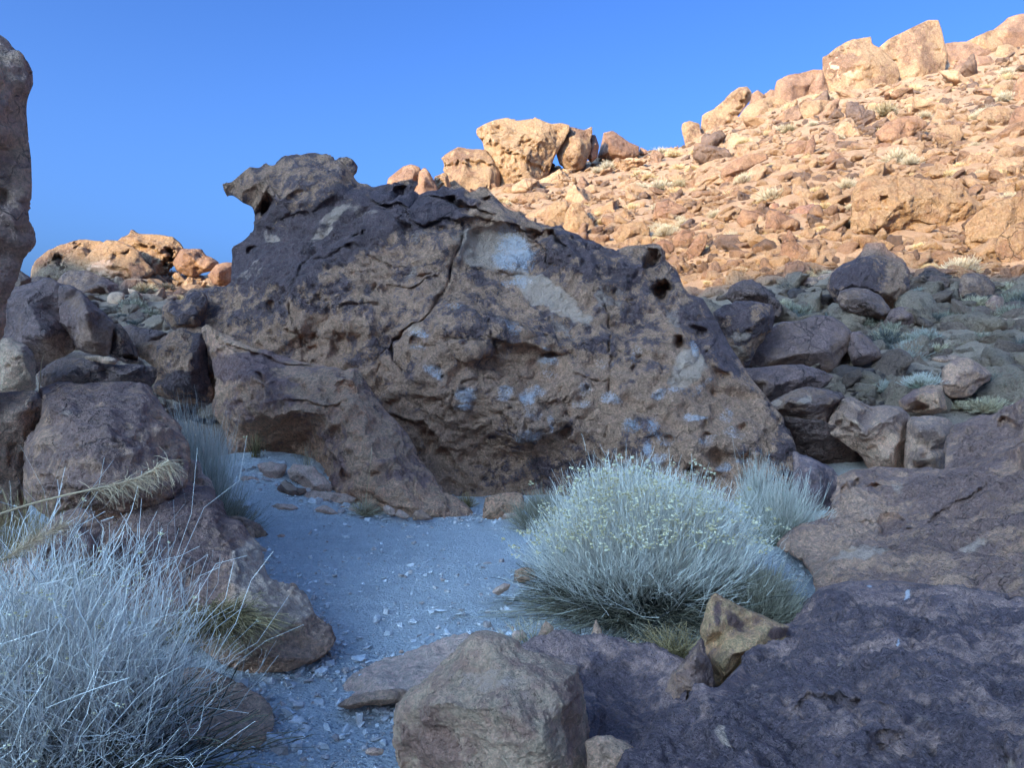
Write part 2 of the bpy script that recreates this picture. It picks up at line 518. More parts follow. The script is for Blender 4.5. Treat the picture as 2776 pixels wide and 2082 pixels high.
    # stepped terraces: flakes broken off along planes
    st = perlin(Ps * f2_ * 1.1, seed + 3) * 3.0
    disp += a2 * .55 * (np.floor(st) + sstep(.0, .25, st - np.floor(st))) / 1.5
    # broken faces: cells of rock standing proud or fallen away
    for ss, aa in ((.36 * L, .030 * L), (.15 * L, .011 * L)):
        if blk <= 0 or ss < vs * 3: continue
        ss = min(ss, 1.5); aa = min(aa, .11)
        q_ = Ps / ss + .25 * np.stack([perlin(Ps / ss * 1.3, 61), perlin(Ps / ss * 1.3, 62), perlin(Ps / ss * 1.3, 63)], 1)
        f1, fb, cid = worley(q_, seed + 70)
        disp += blk * aa * ((cid - .5) * sstep(0, .10, fb - f1) - .25 * sstep(.08, .0, fb - f1))
    if scal > 0:
        for ss, aa in ((.42, .05), (.17, .028)):
            q_ = Ps / ss * np.array([.8, .8, 1.25]) + .6 * np.stack([perlin(Ps / ss * .7, 51), perlin(Ps / ss * .7, 52), perlin(Ps / ss * .7, 53)], 1)
            f1, fb, cid = worley(q_, seed + 60)
            disp -= aa * scal * (sstep(.75, .1, f1) - .35) * (.35 + cid)
    if pits > 0:
        ps = max(min(.16 * L, .16) * pitscale, vs * 4)
        w = Ps / ps + .5 * np.stack([perlin(Ps / ps * .6, 11), perlin(Ps / ps * .6, 12), perlin(Ps / ps * .6, 13)], 1)
        f1, fb, cid = worley(w * np.array([1, 1, 1.25]), seed)
        msk = sstep(.0, .35, perlin(Ps * f2_ * .55, seed + 21) + (pits - .5) * .8)
        pitd = ps * .85 * pits * sstep(.40, .16, f1) * (cid > .35) * msk * (.5 + cid)
    if pits <= 0: pitd = 0 * disp
    disp -= disp.mean() + .55 * disp.std() + pitd
    dsil = np.zeros(N)
    for c0_ in range(0, N, 200000):
        dsil[c0_:c0_ + 200000] = seg_dist(O, px[c0_:c0_ + 200000], py[c0_:c0_ + 200000])[0]
    lim = .012 * L ** .5 + .30 * dsil * P[:, 1] / FPX
    disp = np.clip(disp, -lim, lim)
    D = Nn * disp[:, None]
    Pn = P + D
    if feats:
        wx = px + 13 * perlin(Ps * 2.3, 31) + 3 * perlin(Ps * 7, 33); wy = py + 13 * perlin(Ps * 2.3, 32) + 3 * perlin(Ps * 7, 34)
        mpp = P[:, 1] / FPX
        fd = np.zeros(N)
        for ft in feats:
            kind, cr = ft[0], ft[1]
            if kind == 'crack':
                pl = cv(cr, ft[2]); d_, _ = seg_dist(pl, wx, wy, False)
                fd -= ft[4] * .55 * np.exp(-(d_ * mpp / (ft[3] * .5)) ** 2) * np.clip(.75 + 1.2 * perlin(Ps * 2.6, 35), .15, 1.3)
            elif kind == 'ledge':
                pl = cv(cr, ft[2]); d_, sg = seg_dist(pl, wx, wy, False)
                dm = d_ * mpp; h, wd = ft[3] * .5, ft[4]
                fd += np.where(sg > 0, h * .8 * np.exp(-(dm / wd) ** 1.3), -h * .9 * np.exp(-(dm / (wd * 1.2)) ** 1.3))
            elif kind in ('pit', 'bump'):
                (x0, y0) = cv(cr, [ft[2]])[0]; s_ = CR[cr][2]
                rx, ry = ft[3] * s_, ft[4] * s_; an = math.radians(ft[6] if len(ft) > 6 else 0)
                dx, dy = wx - x0, wy - y0
                qx = (dx * math.cos(an) + dy * math.sin(an)) / rx; qy = (-dx * math.sin(an) + dy * math.cos(an)) / ry
                r_ = np.hypot(qx, qy)
                if kind == 'pit': fd -= ft[5] * .8 * sstep(1.2, .35, r_ + .35 * perlin(Ps * 5.0, 36) + .2 * perlin(Ps * 13, 37))
                else: fd += ft[5] * np.exp(-r_ ** 2 * 1.2)
            elif kind == 'cells':
                (x0, y0) = cv(cr, [ft[2]])[0]; s_ = CR[cr][2]
                r_ = np.hypot((px - x0) / (ft[3] * s_), (py - y0) / (ft[4] * s_))
                f1, fb, cid = worley(np.stack([wx / ft[5], wy / ft[5] * 1.15, wx * 0], 1), 5)
                fd -= ft[6] * sstep(.10, .0, fb - f1) * sstep(1.1, .8, r_)
                fd += ft[6] * 1.2 * (cid - .5) * sstep(1.1, .8, r_)
        Pn = Pn - ray * (fd * facing)[:, None]
    S = np.zeros((N, 3), np.float32); S[:, 0] = .5
    if stains:
        wx = px + 22 * perlin(Ps * 1.8, 41) + 9 * perlin(Ps * 6, 42); wy = py + 22 * perlin(Ps * 1.8, 43) + 9 * perlin(Ps * 6, 44)
        for (ch, cr, c0, rx, ry, am, *an) in stains:
            (x0, y0) = cv(cr, [c0])[0]; s_ = CR[cr][2]; rx *= s_; ry *= s_
            an = math.radians(an[0]) if an else 0
            dx, dy = wx - x0, wy - y0
            qx = (dx * math.cos(an) + dy * math.sin(an)) / rx; qy = (-dx * math.sin(an) + dy * math.cos(an)) / ry
            v_ = am * sstep(1.3, .5, np.hypot(qx, qy))
            if ch == 0: S[:, 0] += v_
            else: S[:, ch] = np.maximum(S[:, ch], v_) if am > 0 else S[:, ch] + v_
    if base is None:
        cx_, cy_ = float(np.median(Pn[:, 0])), float(np.median(Pn[:, 1])); cz_ = float(Pn[:, 2].min())
        base = (cx_, cy_, cz_)
    Pn = Pn - np.array(base)
    out.vertices.foreach_set('co', np.ascontiguousarray(Pn, np.float32).ravel())
    out.polygons.foreach_set('use_smooth', np.ones(len(out.polygons), bool))
    vcol(out, 'stain', S)
    out.update()
    out.materials.clear()
    o = link(name, out, M[mat], base)
    tag(o, label, cat, group)
    return o
# ------------------------------------------------------------------ the ground: one sheet round the camera out to the horizon
def build_ground():
    az = [math.radians(a) for a in np.concatenate([np.arange(-40, 40, .2), np.arange(42, 318, 1.5)])]
    az = np.array(az)
    r = np.concatenate([np.exp(np.linspace(math.log(1.0), math.log(14), 220))[:-1], np.exp(np.linspace(math.log(14), math.log(110), 150)), [118, 126, 134, 142, 150, 156, 162, 167, 172, 180, 195, 215, 250, 320, 500, 900, 1800]])
    r = np.concatenate([[0.3], r])
    A, R = np.meshgrid(az, r)
    X = (np.sin(A) * R).ravel(); Y = (np.cos(A) * R).ravel()
    Z = terrain(X, Y)
    far = sstep(260, 500, R.ravel())
    Z = Z * (1 - far) + far * 4
    P = np.stack([X, Y, Z * 0], 1)
    hillw = sstep(11, 20, R.ravel())
    ridgew = sstep(12, 30, -(SA * X + SB * Y))
    n = .018 * fbm(P * 1.6, 2, 4) + .010 * fbm(P * 7, 3, 3)
    Z = Z + n + hillw * (.28 * fbm(P * .35, 4, 5, .6)) + ridgew * .8 * fbm(P * .12, 8, 5)
    V = np.stack([X, Y, Z], 1)
    na = len(az); nr = len(r)
    i = np.arange(nr - 1)[:, None] * na; j = np.arange(na)[None, :]; j2 = (j + 1) % na
    Fq = np.stack([i + j, i + j2, i + na + j2, i + na + j], -1).reshape(-1, 4)[:, ::-1]
    me = mesh_np('ground', V, Fq)
    q = NT('dusty_gravel_ground')
    g = q.n('ShaderNodeNewGeometry')
    co = g.outputs['Position']
    sp = q.n('ShaderNodeSeparateXYZ'); q.l(co, sp.inputs[0])
    a = q.noise(co, .7, 5, .6, .4); b = q.noise(co, 6, 7, .7); c = q.noise(co, 55, 5, .75); v = q.vor(co, 48); v2 = q.vor(co, 16)
    path = q.mix(q.ramp(a, .35, .65), (.76, .69, .62), (.66, .60, .54))
    path = q.mix(q.ramp(b, .42, .7), path, (.80, .74, .67))
    hill = q.mix(q.ramp(a, .4, .62), (.50, .315, .20), (.42, .26, .165))
    hill = q.mix(q.ramp(b, .45, .66), hill, (.36, .22, .14))
    col = q.mix(q.ramp(sp.outputs[1], 9.5, 14), path, hill)
    col = q.mix(1.0, col, q.ramp(c, .25, .75, .70, 1.28), 'MULTIPLY')
    col = q.mix(q.math('MULTIPLY', q.ramp(v, .12, .3, 1, 0), q.ramp(c, .5, .6)), col, (.60, .57, .55))
    h = q.math('ADD', q.math('MULTIPLY', c, .6), q.math('MULTIPLY', q.ramp(v, .0, .45, 1, 0), .5))
    h = q.math('ADD', h, q.math('MULTIPLY', b, 1.2))
    h = q.math('ADD', h, q.math('MULTIPLY', q.ramp(v2, 0, .4, 1, 0), .4))
    m = q.out(col, h, .05, 1.0, .95, .15)
    o = link('ground', me, m)
    tag(o, kind='structure')
    return o

build_ground()
# ------------------------------------------------------------------ the great boulder in the middle
F, = ('F',)
def cvm(parts):
    o = []
    for k, pts in parts: o += cv(k, pts)
    return o
hero_out = cvm([
    ('A', [(1300, 900, 11.6), (1285, 740, 12.1), (1290, 640, 12.3), (1330, 605, 12.4), (1500, 590, 12.5), (1590, 592, 12.5)]),
    ('B', [(198, 905, 12.6), (205, 850, 12.6), (198, 790, 12.6), (215, 760, 12.6), (290, 718, 12.6), (340, 670, 12.6), (378, 640, 12.6), (392, 590, 12.6), (385, 555, 12.6), (375, 515, 12.6), (345, 490, 12.6),
           (290, 468, 12.5), (245, 432, 12.5), (215, 412, 12.5), (182, 424, 12.4), (160, 400, 12.4), (140, 355, 12.4), (137, 312, 12.4), (180, 292, 12.4), (200, 298, 12.4), (240, 262, 12.4), (300, 210, 12.4), (340, 180, 12.5), (420, 190, 12.5), (430, 165, 12.5),
           (465, 150, 12.5), (487, 172, 12.5), (530, 168, 12.5), (560, 132, 12.6), (600, 105, 12.6), (650, 90, 12.6), (700, 97, 12.6), (760, 80, 12.7), (820, 76, 12.7), (860, 95, 12.7), (940, 102, 12.7), (972, 145, 12.6), (1030, 131, 12.6),
           (1080, 152, 12.6), (1112, 195, 12.6), (1104, 232, 12.6), (1072, 255, 12.6), (1100, 300, 12.6), (1130, 328, 12.6), (1190, 333, 12.6), (1230, 360, 12.6), (1290, 345, 12.6), (1350, 320, 12.5), (1420, 298, 12.5), (1500, 273, 12.5),
           (1562, 288, 12.5), (1570, 322, 12.5), (1535, 360, 12.5), (1565, 420, 12.5), (1600, 398, 12.5), (1640, 383, 12.5), (1715, 380, 12.5), (1740, 350, 12.5), (1800, 343, 12.5), (1830, 313, 12.5), (1882, 323, 12.5), (1910, 362, 12.5), (1960, 362, 12.5),
           (2000, 328, 12.5), (2060, 323, 12.4), (2100, 370, 12.4)]),
    ('C', [(790, 672, 12.4), (830, 715, 12.4), (880, 745, 12.4), (960, 755, 12.4), (990, 802, 12.4), (1060, 828, 12.4), (1150, 862, 12.4), (1200, 848, 12.4), (1250, 880, 12.3), (1330, 905, 12.3), (1400, 950, 12.3), (1480, 985, 12.3), (1540, 1032, 12.3), (1620, 1047, 12.2), (1680, 1020, 12.2), (1800, 1013, 12.2), (1860, 1003, 12.2),
           (1922, 1010, 12.2), (1947, 1050, 12.2), (1952, 1110, 12.2), (2002, 1150, 12.1), (2032, 1200, 12.1), (2062, 1290, 12.0), (2112, 1362, 11.9)]),
    ('G', [(215, 420, 11.9), (250, 480, 11.9), (300, 560, 11.8), (340, 640, 11.8), (380, 710, 11.7), (440, 800, 11.6), (500, 895, 11.5), (560, 965, 11.4), (620, 1045, 11.3), (690, 1125, 11.2), (722, 1195, 11.1), (755, 1280, 11.0), (765, 1330, 11.0), (770, 1450, 10.9), (768, 1580, 10.9)]),
    ('F', [(1700, 1150, 10.9), (1600, 1170, 10.8), (1400, 1170, 11.0), (1200, 1140, 11.1), (1050, 1120, 11.1), (960, 1095, 11.0), (900, 1060, 11.0), (760, 1000, 11.2), (600, 950, 11.4), (480, 870, 11.5), (440, 790, 11.5)]),
])
hero_in = [ # F coords with absolute distance of the face
    (560, 385, 12.0), (650, 380, 11.95), (720, 390, 12.05), (600, 430, 11.9), (690, 440, 11.95), (520, 415, 12.2), (565, 470, 12.25),
    (740, 430, 12.1), (800, 440, 12.1), (880, 430, 12.15), (640, 500, 12.0), (560, 560, 12.0), (700, 520, 11.8), (780, 500, 11.85), (860, 490, 11.85), (940, 450, 12.0), (1020, 440, 11.95), (530, 620, 12.0), (590, 600, 11.75),
    (1090, 470, 11.85), (940, 530, 11.65), (1000, 500, 11.85), (1080, 530, 11.95), (1150, 520, 11.95), (1180, 580, 11.9), (1090, 600, 11.8), (1000, 570, 11.75), (1200, 500, 11.7), (1250, 560, 11.6), (1320, 570, 11.7), (1390, 570, 11.7), (1420, 620, 11.7),
    (650, 620, 11.5), (740, 600, 11.5), (830, 590, 11.5), (900, 610, 11.45), (1000, 640, 11.35), (1100, 660, 11.35), (1200, 650, 11.5), (1300, 650, 11.45), (1390, 680, 11.45), (1470, 700, 11.4),
    (480, 680, 11.9), (560, 690, 11.55), (640, 700, 11.4), (700, 720, 11.45), (780, 700, 11.2), (850, 710, 11.25), (930, 700, 10.95), (1010, 690, 10.8), (1090, 700, 10.75), (1180, 730, 10.85), (1250, 760, 10.95), (1310, 760, 11.05), (1400, 760, 10.95), (1490, 790, 11.1),
    (560, 780, 11.5), (660, 780, 11.55), (760, 770, 11.35), (830, 780, 11.3), (880, 760, 10.85), (960, 750, 10.65), (1040, 755, 10.6), (1090, 790, 10.95), (1170, 810, 10.95), (1000, 790, 10.75),
    (900, 820, 10.65), (960, 850, 10.55), (1060, 860, 10.5), (1140, 870, 10.45), (1230, 850, 10.65), (1300, 830, 10.8), (1400, 850, 10.75), (1500, 870, 10.75), (1570, 890, 10.9),
    (820, 860, 11.3), (880, 900, 10.95), (950, 920, 10.7), (1050, 930, 10.6), (1130, 940, 10.4), (1190, 930, 10.6), (1290, 920, 10.75), (1400, 930, 10.6), (1500, 950, 10.45), (1600, 960, 10.55), (1660, 980, 10.75),
    (900, 980, 11.1), (980, 990, 10.95), (1080, 990, 11.0), (1170, 990, 10.9), (1290, 990, 10.8), (1400, 1020, 10.7), (1500, 1040, 10.5), (1600, 1060, 10.4), (1680, 1070, 10.5),
    (960, 1050, 11.05), (1060, 1060, 11.05), (1180, 1070, 11.0), (1350, 1080, 10.95), (1500, 1110, 10.7), (1620, 1120, 10.5)]
hf = [('crack', 'B', [(1885, 600), (1850, 740), (1825, 860), (1780, 1000), (1740, 1110), (1690, 1205), (1600, 1290), (1480, 1380), (1400, 1460), (1390, 1560), (1440, 1659)], .035, .32),
      ('crack', 'B', [(785, 850), (725, 960), (710, 1100), (690, 1200), (690, 1380), (705, 1500)], .022, .16),
      ('crack', 'H', [(800, 80), (790, 200), (840, 300), (880, 390)], .02, .16),
      ('crack', 'H', [(1590, 60), (1600, 250), (1605, 400), (1610, 560), (1600, 700), (1585, 950)], .026, .24),
      ('crack', 'H', [(1360, 520), (1450, 560), (1590, 572)], .02, .14),
      ('crack', 'H', [(1310, 790), (1400, 825), (1585, 835)], .018, .12),
      ('crack', 'H', [(1600, 730), (1720, 745), (1830, 775), (1930, 730)], .02, .12),
      ('crack', 'H', [(560, 1100), (700, 1110), (790, 1150), (780, 1220), (700, 1290)], .025, .14),
      ('crack', 'H', [(990, 1060), (1100, 1120), (1180, 1160), (1330, 1160)], .02, .12),
      ('crack', 'H', [(860, 1290), (880, 1130), (900, 1050), (860, 980)], .016, .10),
      ('crack', 'C', [(480, 1155), (640, 1160), (760, 1165), (900, 1195), (1010, 1215), (1130, 1275)], .025, .10),
      ('crack', 'C', [(1010, 975), (1110, 985), (1140, 1060), (1130, 1130), (1200, 1170)], .025, .14),
      ('ledge', 'B', [(560, 560), (700, 520), (830, 500), (900, 450)], .07, .10),
      ('ledge', 'B', [(1250, 480), (1330, 520), (1420, 500), (1480, 560), (1540, 600), (1660, 610), (1760, 560), (1880, 560)], .12, .09),
      ('ledge', 'B', [(1720, 430), (1800, 425), (1880, 440), (1920, 470), (2000, 450), (2080, 480)], .16, .10),
      ('ledge', 'C', [(520, 820), (600, 800), (700, 780), (800, 800), (880, 830), (960, 850), (1000, 900)], .14, .10),
      ('ledge', 'B', [(1000, 830), (1100, 800), (1170, 815), (1300, 880), (1420, 900)], .06, .07),
      ('ledge', 'B', [(850, 900), (940, 880), (1000, 830)], .06, .06),
      ('ledge', 'B', [(1380, 1050), (1500, 1060), (1600, 1030), (1680, 990)], .08, .08),
      ('ledge', 'B', [(1150, 1200), (1260, 1180), (1300, 1220)], .07, .07),
      ('ledge', 'H', [(840, 280), (930, 285), (1000, 320), (1100, 345), (1180, 375), (1280, 385)], .14, .10),
      ('ledge', 'H', [(380, 330), (520, 345), (640, 340), (760, 310)], .07, .08),
      ('ledge', 'H', [(200, 820), (350, 880), (420, 960), (470, 1040), (560, 1110)], .18, .12),
      ('ledge', 'H', [(980, 900), (1010, 960), (1080, 985), (1150, 985), (1250, 930)], .22, .12),
      ('ledge', 'H', [(1560, 1040), (1640, 1120), (1700, 1140), (1900, 1120)], .16, .12),
      ('ledge', 'H', [(640, 940), (760, 960), (900, 990), (1000, 1010)], .08, .10),
      ('pit', 'B', (425, 470), 50, 80, .6, 20), ('pit', 'B', (690, 400), 90, 50, .14, -8), ('pit', 'B', (1120, 730), 34, 22, .22), ('pit', 'B', (1180, 712), 16, 16, .2), ('pit', 'B', (345, 770), 45, 24, .2, -30),
      ('pit', 'B', (1440, 380), 40, 70, .35, 30), ('pit', 'B', (1880, 440), 110, 26, .4, 8), ('pit', 'B', (2060, 400), 50, 20, .3, 20), ('pit', 'B', (1330, 515), 50, 18, .2), ('pit', 'B', (490, 1175), 42, 26, .18), ('pit', 'B', (850, 1180), 26, 20, .12),
      ('pit', 'B', (1100, 1220), 40, 22, .14, -20), ('pit', 'B', (1260, 1080), 24, 48, .14, -10), ('pit', 'B', (1600, 990), 50, 16, .14), ('pit', 'B', (1060, 830), 30, 30, .14), ('pit', 'B', (1040, 1500), 110, 120, .22), ('pit', 'B', (810, 1480), 100, 160, .14),
      ('pit', 'C', (1080, 920), 85, 50, .45, 18), ('pit', 'C', (1190, 950), 80, 34, .5, 38), ('pit', 'C', (1880, 1080), 55, 75, .55, -20), ('pit', 'C', (1945, 1315), 75, 75, .9, -20), ('pit', 'C', (1110, 730 + 60), 10, 10, .1),
      ('pit', 'C', (830, 1010), 330, 190, .20, 12), ('pit', 'C', (300, 860), 60, 24, .2), ('pit', 'C', (130, 890), 60, 24, .2), ('pit', 'C', (330, 900), 70, 30, .16),
      ('pit', 'H', (310, 300), 34, 26, .16), ('pit', 'H', (455, 480), 34, 20, .08), ('pit', 'H', (476, 560), 12, 10, .14), ('pit', 'H', (640, 650), 24, 20, .12), ('pit', 'H', (1220, 395), 56, 18, .26, -4), ('pit', 'H', (1190, 265), 22, 18, .14),
      ('pit', 'H', (1465, 620), 22, 16, .16), ('pit', 'H', (1430, 705), 22, 20, .12), ('pit', 'H', (1300, 930), 42, 70, .3, 30), ('pit', 'H', (2010, 965), 44, 26, .18), ('pit', 'H', (1940, 680), 40, 16, .12), ('pit', 'H', (1800, 400), 24, 18, .12), ('pit', 'H', (1755, 480), 20, 30, .12),
      ('pit', 'H', (370, 980), 40, 90, .22, -30), ('pit', 'H', (2050, 330), 36, 60, .28, 20), ('pit', 'H', (1760, 1090), 44, 30, .14), ('pit', 'H', (2140, 1150), 30, 22, .16), ('pit', 'H', (1100, 430), 150, 70, .16, 20),
      ('pit', 'G', (260, 1250), 50, 34, .2), ('pit', 'G', (235, 1170), 20, 30, .16), ('pit', 'G', (320, 1350), 60, 40, .24), ('pit', 'G', (460, 1165), 30, 24, .16), ('pit', 'G', (490, 1350), 24, 40, .2), ('pit', 'G', (160, 1415), 30, 18, .2), ('pit', 'G', (340, 1390), 40, 34, .2), ('pit', 'G', (270, 1470), 80, 34, .28),
      ('pit', 'G', (80, 670), 26, 50, .2, 10), ('pit', 'G', (320, 880), 70, 30, .26, 40), ('pit', 'G', (315, 980), 12, 26, .14), ('pit', 'G', (230, 740), 14, 12, .12), ('pit', 'G', (190, 610), 50, 16, .2, 10),
      ('bump', 'H', (1090, 860), 130, 120, .10), ('cells', 'H', (900, 770), 520, 300, 44, .05)]
for i in range(34):   # honeycomb row under the upper brow
    hf.append(('pit', 'H', (515 + 245 * (i / 34) + rnd.uniform(-8, 8), 322 - 30 * (i / 34) + rnd.uniform(-22, 22)), 8, 9, .07))
hs = [(0, 'B', (1000, 560), 900, 260, .20, -12), (0, 'B', (500, 900), 420, 260, .22), (0, 'B', (700, 200), 420, 130, .12), (0, 'B', (900, 880), 500, 90, .2, -14), (0, 'B', (1500, 500), 420, 150, .42, -12), (0, 'B', (300, 850), 200, 200, .25), (0, 'B', (1100, 700), 300, 120, .25, -10), (0, 'C', (1500, 1130), 420, 150, .22, 30), (0, 'G', (250, 620), 170, 320, .22, -25),
      (0, 'H', (900, 700), 1000, 420, -.08), (0, 'J', (1000, 200), 200, 160, -.3), (0, 'G', (300, 1250), 420, 300, -.14), (0, 'H', (1900, 180), 220, 160, .12),
      (1, 'B', (950, 570), 170, 60, .62, -20), (1, 'B', (850, 700), 120, 50, .5, -30), (1, 'B', (500, 680), 90, 60, .5), (1, 'B', (330, 950), 120, 50, .45, -20), (1, 'B', (1600, 700), 160, 70, .42, -30), (1, 'B', (1150, 540), 150, 40, .4),
      (1, 'B', (800, 1400), 90, 190, .38), (1, 'C', (740, 1010), 300, 190, .85, 8), (1, 'C', (1150, 1350), 380, 90, .75, 32), (1, 'C', (1600, 1350), 160, 120, .45), (1, 'B', (1480, 960), 100, 60, .4, -20), (1, 'B', (400, 990), 140, 40, .4, -20),
      (1, 'H', (1100, 420), 180, 80, .42, 20), (1, 'H', (300, 210), 80, 40, .55), (1, 'G', (110, 850), 110, 140, .72, 30), (1, 'G', (60, 560), 60, 130, .45), (1, 'H', (1300, 200), 200, 60, .45, 40), (1, 'H', (950, 150), 160, 80, .36),
      (2, 'C', (910, 1060), 165, 165, .80), (2, 'C', (860, 930), 90, 80, .66), (2, 'C', (930, 1245), 110, 40, .55)]
for (x, y, a, b, am) in [(460, 510, 55, 50, .8), (320, 250, 70, 22, .7), (340, 335, 70, 20, .7), (660, 645, 75, 60, .9), (635, 750, 60, 36, .7), (915, 635, 60, 55, .85), (1075, 650, 60, 40, .85), (1140, 620, 60, 26, .75), (1100, 770, 60, 50, .6), (1080, 930, 90, 60, .72), (1195, 850, 20, 70, .7),
                         (1210, 420, 80, 32, .85), (1210, 352, 45, 16, .85), (1000, 220, 60, 40, .55), (980, 180, 60, 30, .6), (1450, 625, 80, 40, .72), (1420, 710, 70, 40, .65), (1480, 640, 40, 40, .5), (1620, 690, 50, 36, .75), (1740, 850, 60, 50, .65), (1800, 400, 50, 24, .65), (1940, 685, 60, 30, .7),
                         (1850, 1010, 30, 60, .85), (1920, 1080, 60, 40, .8), (1960, 950, 80, 60, .55), (1565, 450, 60, 50, .5), (600, 78, 60, 24, .6), (2060, 650, 60, 30, .7), (700, 810, 110, 30, .35), (930, 1330, 220, 40, .2), (2140, 380, 22, 90, .7), (1200, 510, 50, 30, .5), (1880, 870, 40, 60, .6)]:
    hs.append((2, 'H', (x, y), a * 1.25, b * 1.25, am * .86))
for (x, y, a, b, am) in [(80, 970, 50, 26, .85), (190, 1120, 60, 24, .85), (350, 1130, 34, 44, .6), (400, 1210, 90, 26, .6), (340, 1410, 50, 22, .9), (470, 1385, 40, 20, .8), (240, 1270, 50, 26, .6), (210, 960, 30, 24, .6), (500, 1330, 50, 20, .5), (150, 720, 20, 60, .6), (50, 1040, 60, 40, .4)]:
    hs.append((2, 'G', (x, y), a * 1.2, b * 1.2, am * .82))
rock('great_boulder', 'huge dark weathered boulder with an overhanging beak, chalk marks and pale patch', 'S', hero_out, 11.5, T=.7, Tb=2.6, mat='hero', cat='boulder',
     inner=[tuple(p) for p in [(a * 1.25497, b * 1.25497, c) for a, b, c in hero_in]], vox=2.0, rough=1.5, smooth=1, pits=.45, scal=.85, grow=.004, feats=hf, stains=hs, seed=11, round_=.5)

# ------------------------------------------------------------------ the leaning slab with a cave in front of it
so = [(232, 130, 10.9), (240, 90, 10.9), (262, 58, 10.8), (310, 88, 10.7), (370, 128, 10.7), (430, 158, 10.6), (500, 183, 10.5), (560, 213, 10.5), (650, 243, 10.5), (720, 263, 10.5), (800, 280, 10.5), (870, 300, 10.5), (960, 328, 10.5), (1060, 340, 10.4), (1150, 350, 10.2), (1195, 377, 10.2), (1213, 353, 10.2), (1265, 358, 10.2),
      (1290, 400, 10.2), (1340, 480, 10.2), (1390, 570, 10.1), (1450, 650, 10.1), (1530, 730, 10.0), (1600, 810, 10.0), (1660, 920, 9.9), (1730, 1040, 9.8), (1800, 1120, 9.7), (1860, 1190, 9.6), (1950, 1250, 9.5), (2020, 1320, 9.3), (2060, 1385, 9.2), (1950, 1440, 9.1), (1700, 1440, 9.0), (1450, 1440, 9.1), (1300, 1400, 9.3), (1000, 1310, 9.6), (700, 1230, 10.1),
      (560, 1130, 10.3), (470, 1000, 10.3), (400, 900, 10.3), (380, 780, 10.3), (350, 740, 10.3), (308, 680, 10.3), (300, 620, 10.4), (340, 540, 10.5), (330, 470, 10.6), (302, 380, 10.7), (290, 280, 10.8), (258, 190, 10.9)]
si = [(330, 180, 10.4), (440, 240, 10.2), (580, 270, 10.25), (720, 300, 10.3), (400, 330, 10.2), (520, 330, 9.85), (640, 340, 9.8), (760, 340, 9.95), (900, 380, 9.8), (1050, 400, 9.75), (1150, 430, 9.7), (1185, 480, 9.75), (1240, 440, 9.5), (1290, 520, 9.6), (420, 440, 9.95), (480, 400, 9.7), (560, 420, 9.5), (650, 460, 9.45), (740, 430, 9.6),
      (380, 560, 10.0), (450, 580, 9.75), (560, 560, 9.5), (680, 590, 9.4), (820, 560, 9.5), (950, 560, 9.5), (1060, 590, 9.45), (1160, 620, 9.5), (1220, 600, 9.25), (1330, 640, 9.4), (400, 700, 9.95), (500, 720, 9.75), (600, 700, 9.55), (720, 690, 9.45), (860, 650, 9.4), (980, 670, 9.35), (1090, 720, 9.35), (1180, 760, 9.2),
      (430, 820, 10.1), (520, 850, 10.0), (620, 830, 10.0), (740, 760, 9.9), (860, 730, 9.85), (960, 770, 9.85), (1030, 850, 9.7), (1090, 930, 9.45), (700, 870, 10.15), (820, 870, 10.25), (930, 880, 10.2), (640, 960, 10.25), (800, 970, 10.35), (960, 980, 10.2), (1040, 1010, 9.85),
      (1200, 900, 9.15), (1330, 820, 9.15), (1430, 860, 9.3), (1130, 1050, 9.3), (1250, 1030, 9.05), (1400, 1000, 8.95), (1530, 1000, 9.25), (1250, 1160, 9.0), (1400, 1180, 8.85), (1560, 1160, 8.85), (1700, 1160, 9.2), (1500, 1300, 8.75), (1700, 1300, 8.75), (1880, 1300, 9.0), (1100, 1180, 9.25), (900, 1150, 9.9)]
rock('leaning_slab', 'orange brown leaning slab with a shallow cave, its long toe sloping down to the path', 'J', so, 10, T=.5, Tb=1.2, mat='slab', cat='boulder', inner=si, vox=1.8, rough=.8, pits=.3, seed=5, round_=.5, smooth=1, scal=.4, blk=.5, lump=.5,
     feats=[('ledge', 'J', [(310, 110), (430, 180), (560, 240), (700, 285), (830, 315), (950, 345)], .10, .08), ('crack', 'J', [(1190, 375), (1165, 480), (1170, 620), (1200, 720)], .03, .14), ('ledge', 'J', [(820, 560), (900, 560), (980, 590), (1050, 620), (1130, 600)], .08, .08),
            ('crack', 'J', [(1650, 1110), (1670, 1190), (1750, 1250)], .02, .1), ('crack', 'J', [(1770, 1160), (1830, 1260), (1870, 1310)], .014, .07), ('pit', 'J', (1205, 1090), 60, 40, .25, 25), ('pit', 'J', (1380, 1080), 50, 22, .12), ('pit', 'J', (640, 410), 40, 22, .14, 20), ('pit', 'J', (470, 590), 50, 20, .08),
            ('pit', 'J', (1230, 920), 30, 16, .12, 30), ('ledge', 'J', [(580, 890), (640, 800), (740, 740), (860, 720), (960, 740), (1030, 820), (1100, 950)], .10, .10), ('pit', 'J', (1150, 800), 50, 80, .10, 20), ('pit', 'J', (650, 690), 16, 14, .1)],
     stains=[(0, 'J', (540, 330), 300, 90, .38, -8), (0, 'J', (700, 520), 170, 110, .2), (0, 'J', (500, 640), 160, 100, .16), (1, 'J', (950, 470), 140, 80, .36), (1, 'J', (440, 210), 200, 30, .35, 22), (0, 'J', (1500, 950), 160, 300, .06, -30), (0, 'J', (1550, 1250), 300, 120, -.25), (0, 'J', (1240, 600), 90, 250, -.2, -15), (0, 'J', (1800, 1200), 200, 60, .14, 40)])

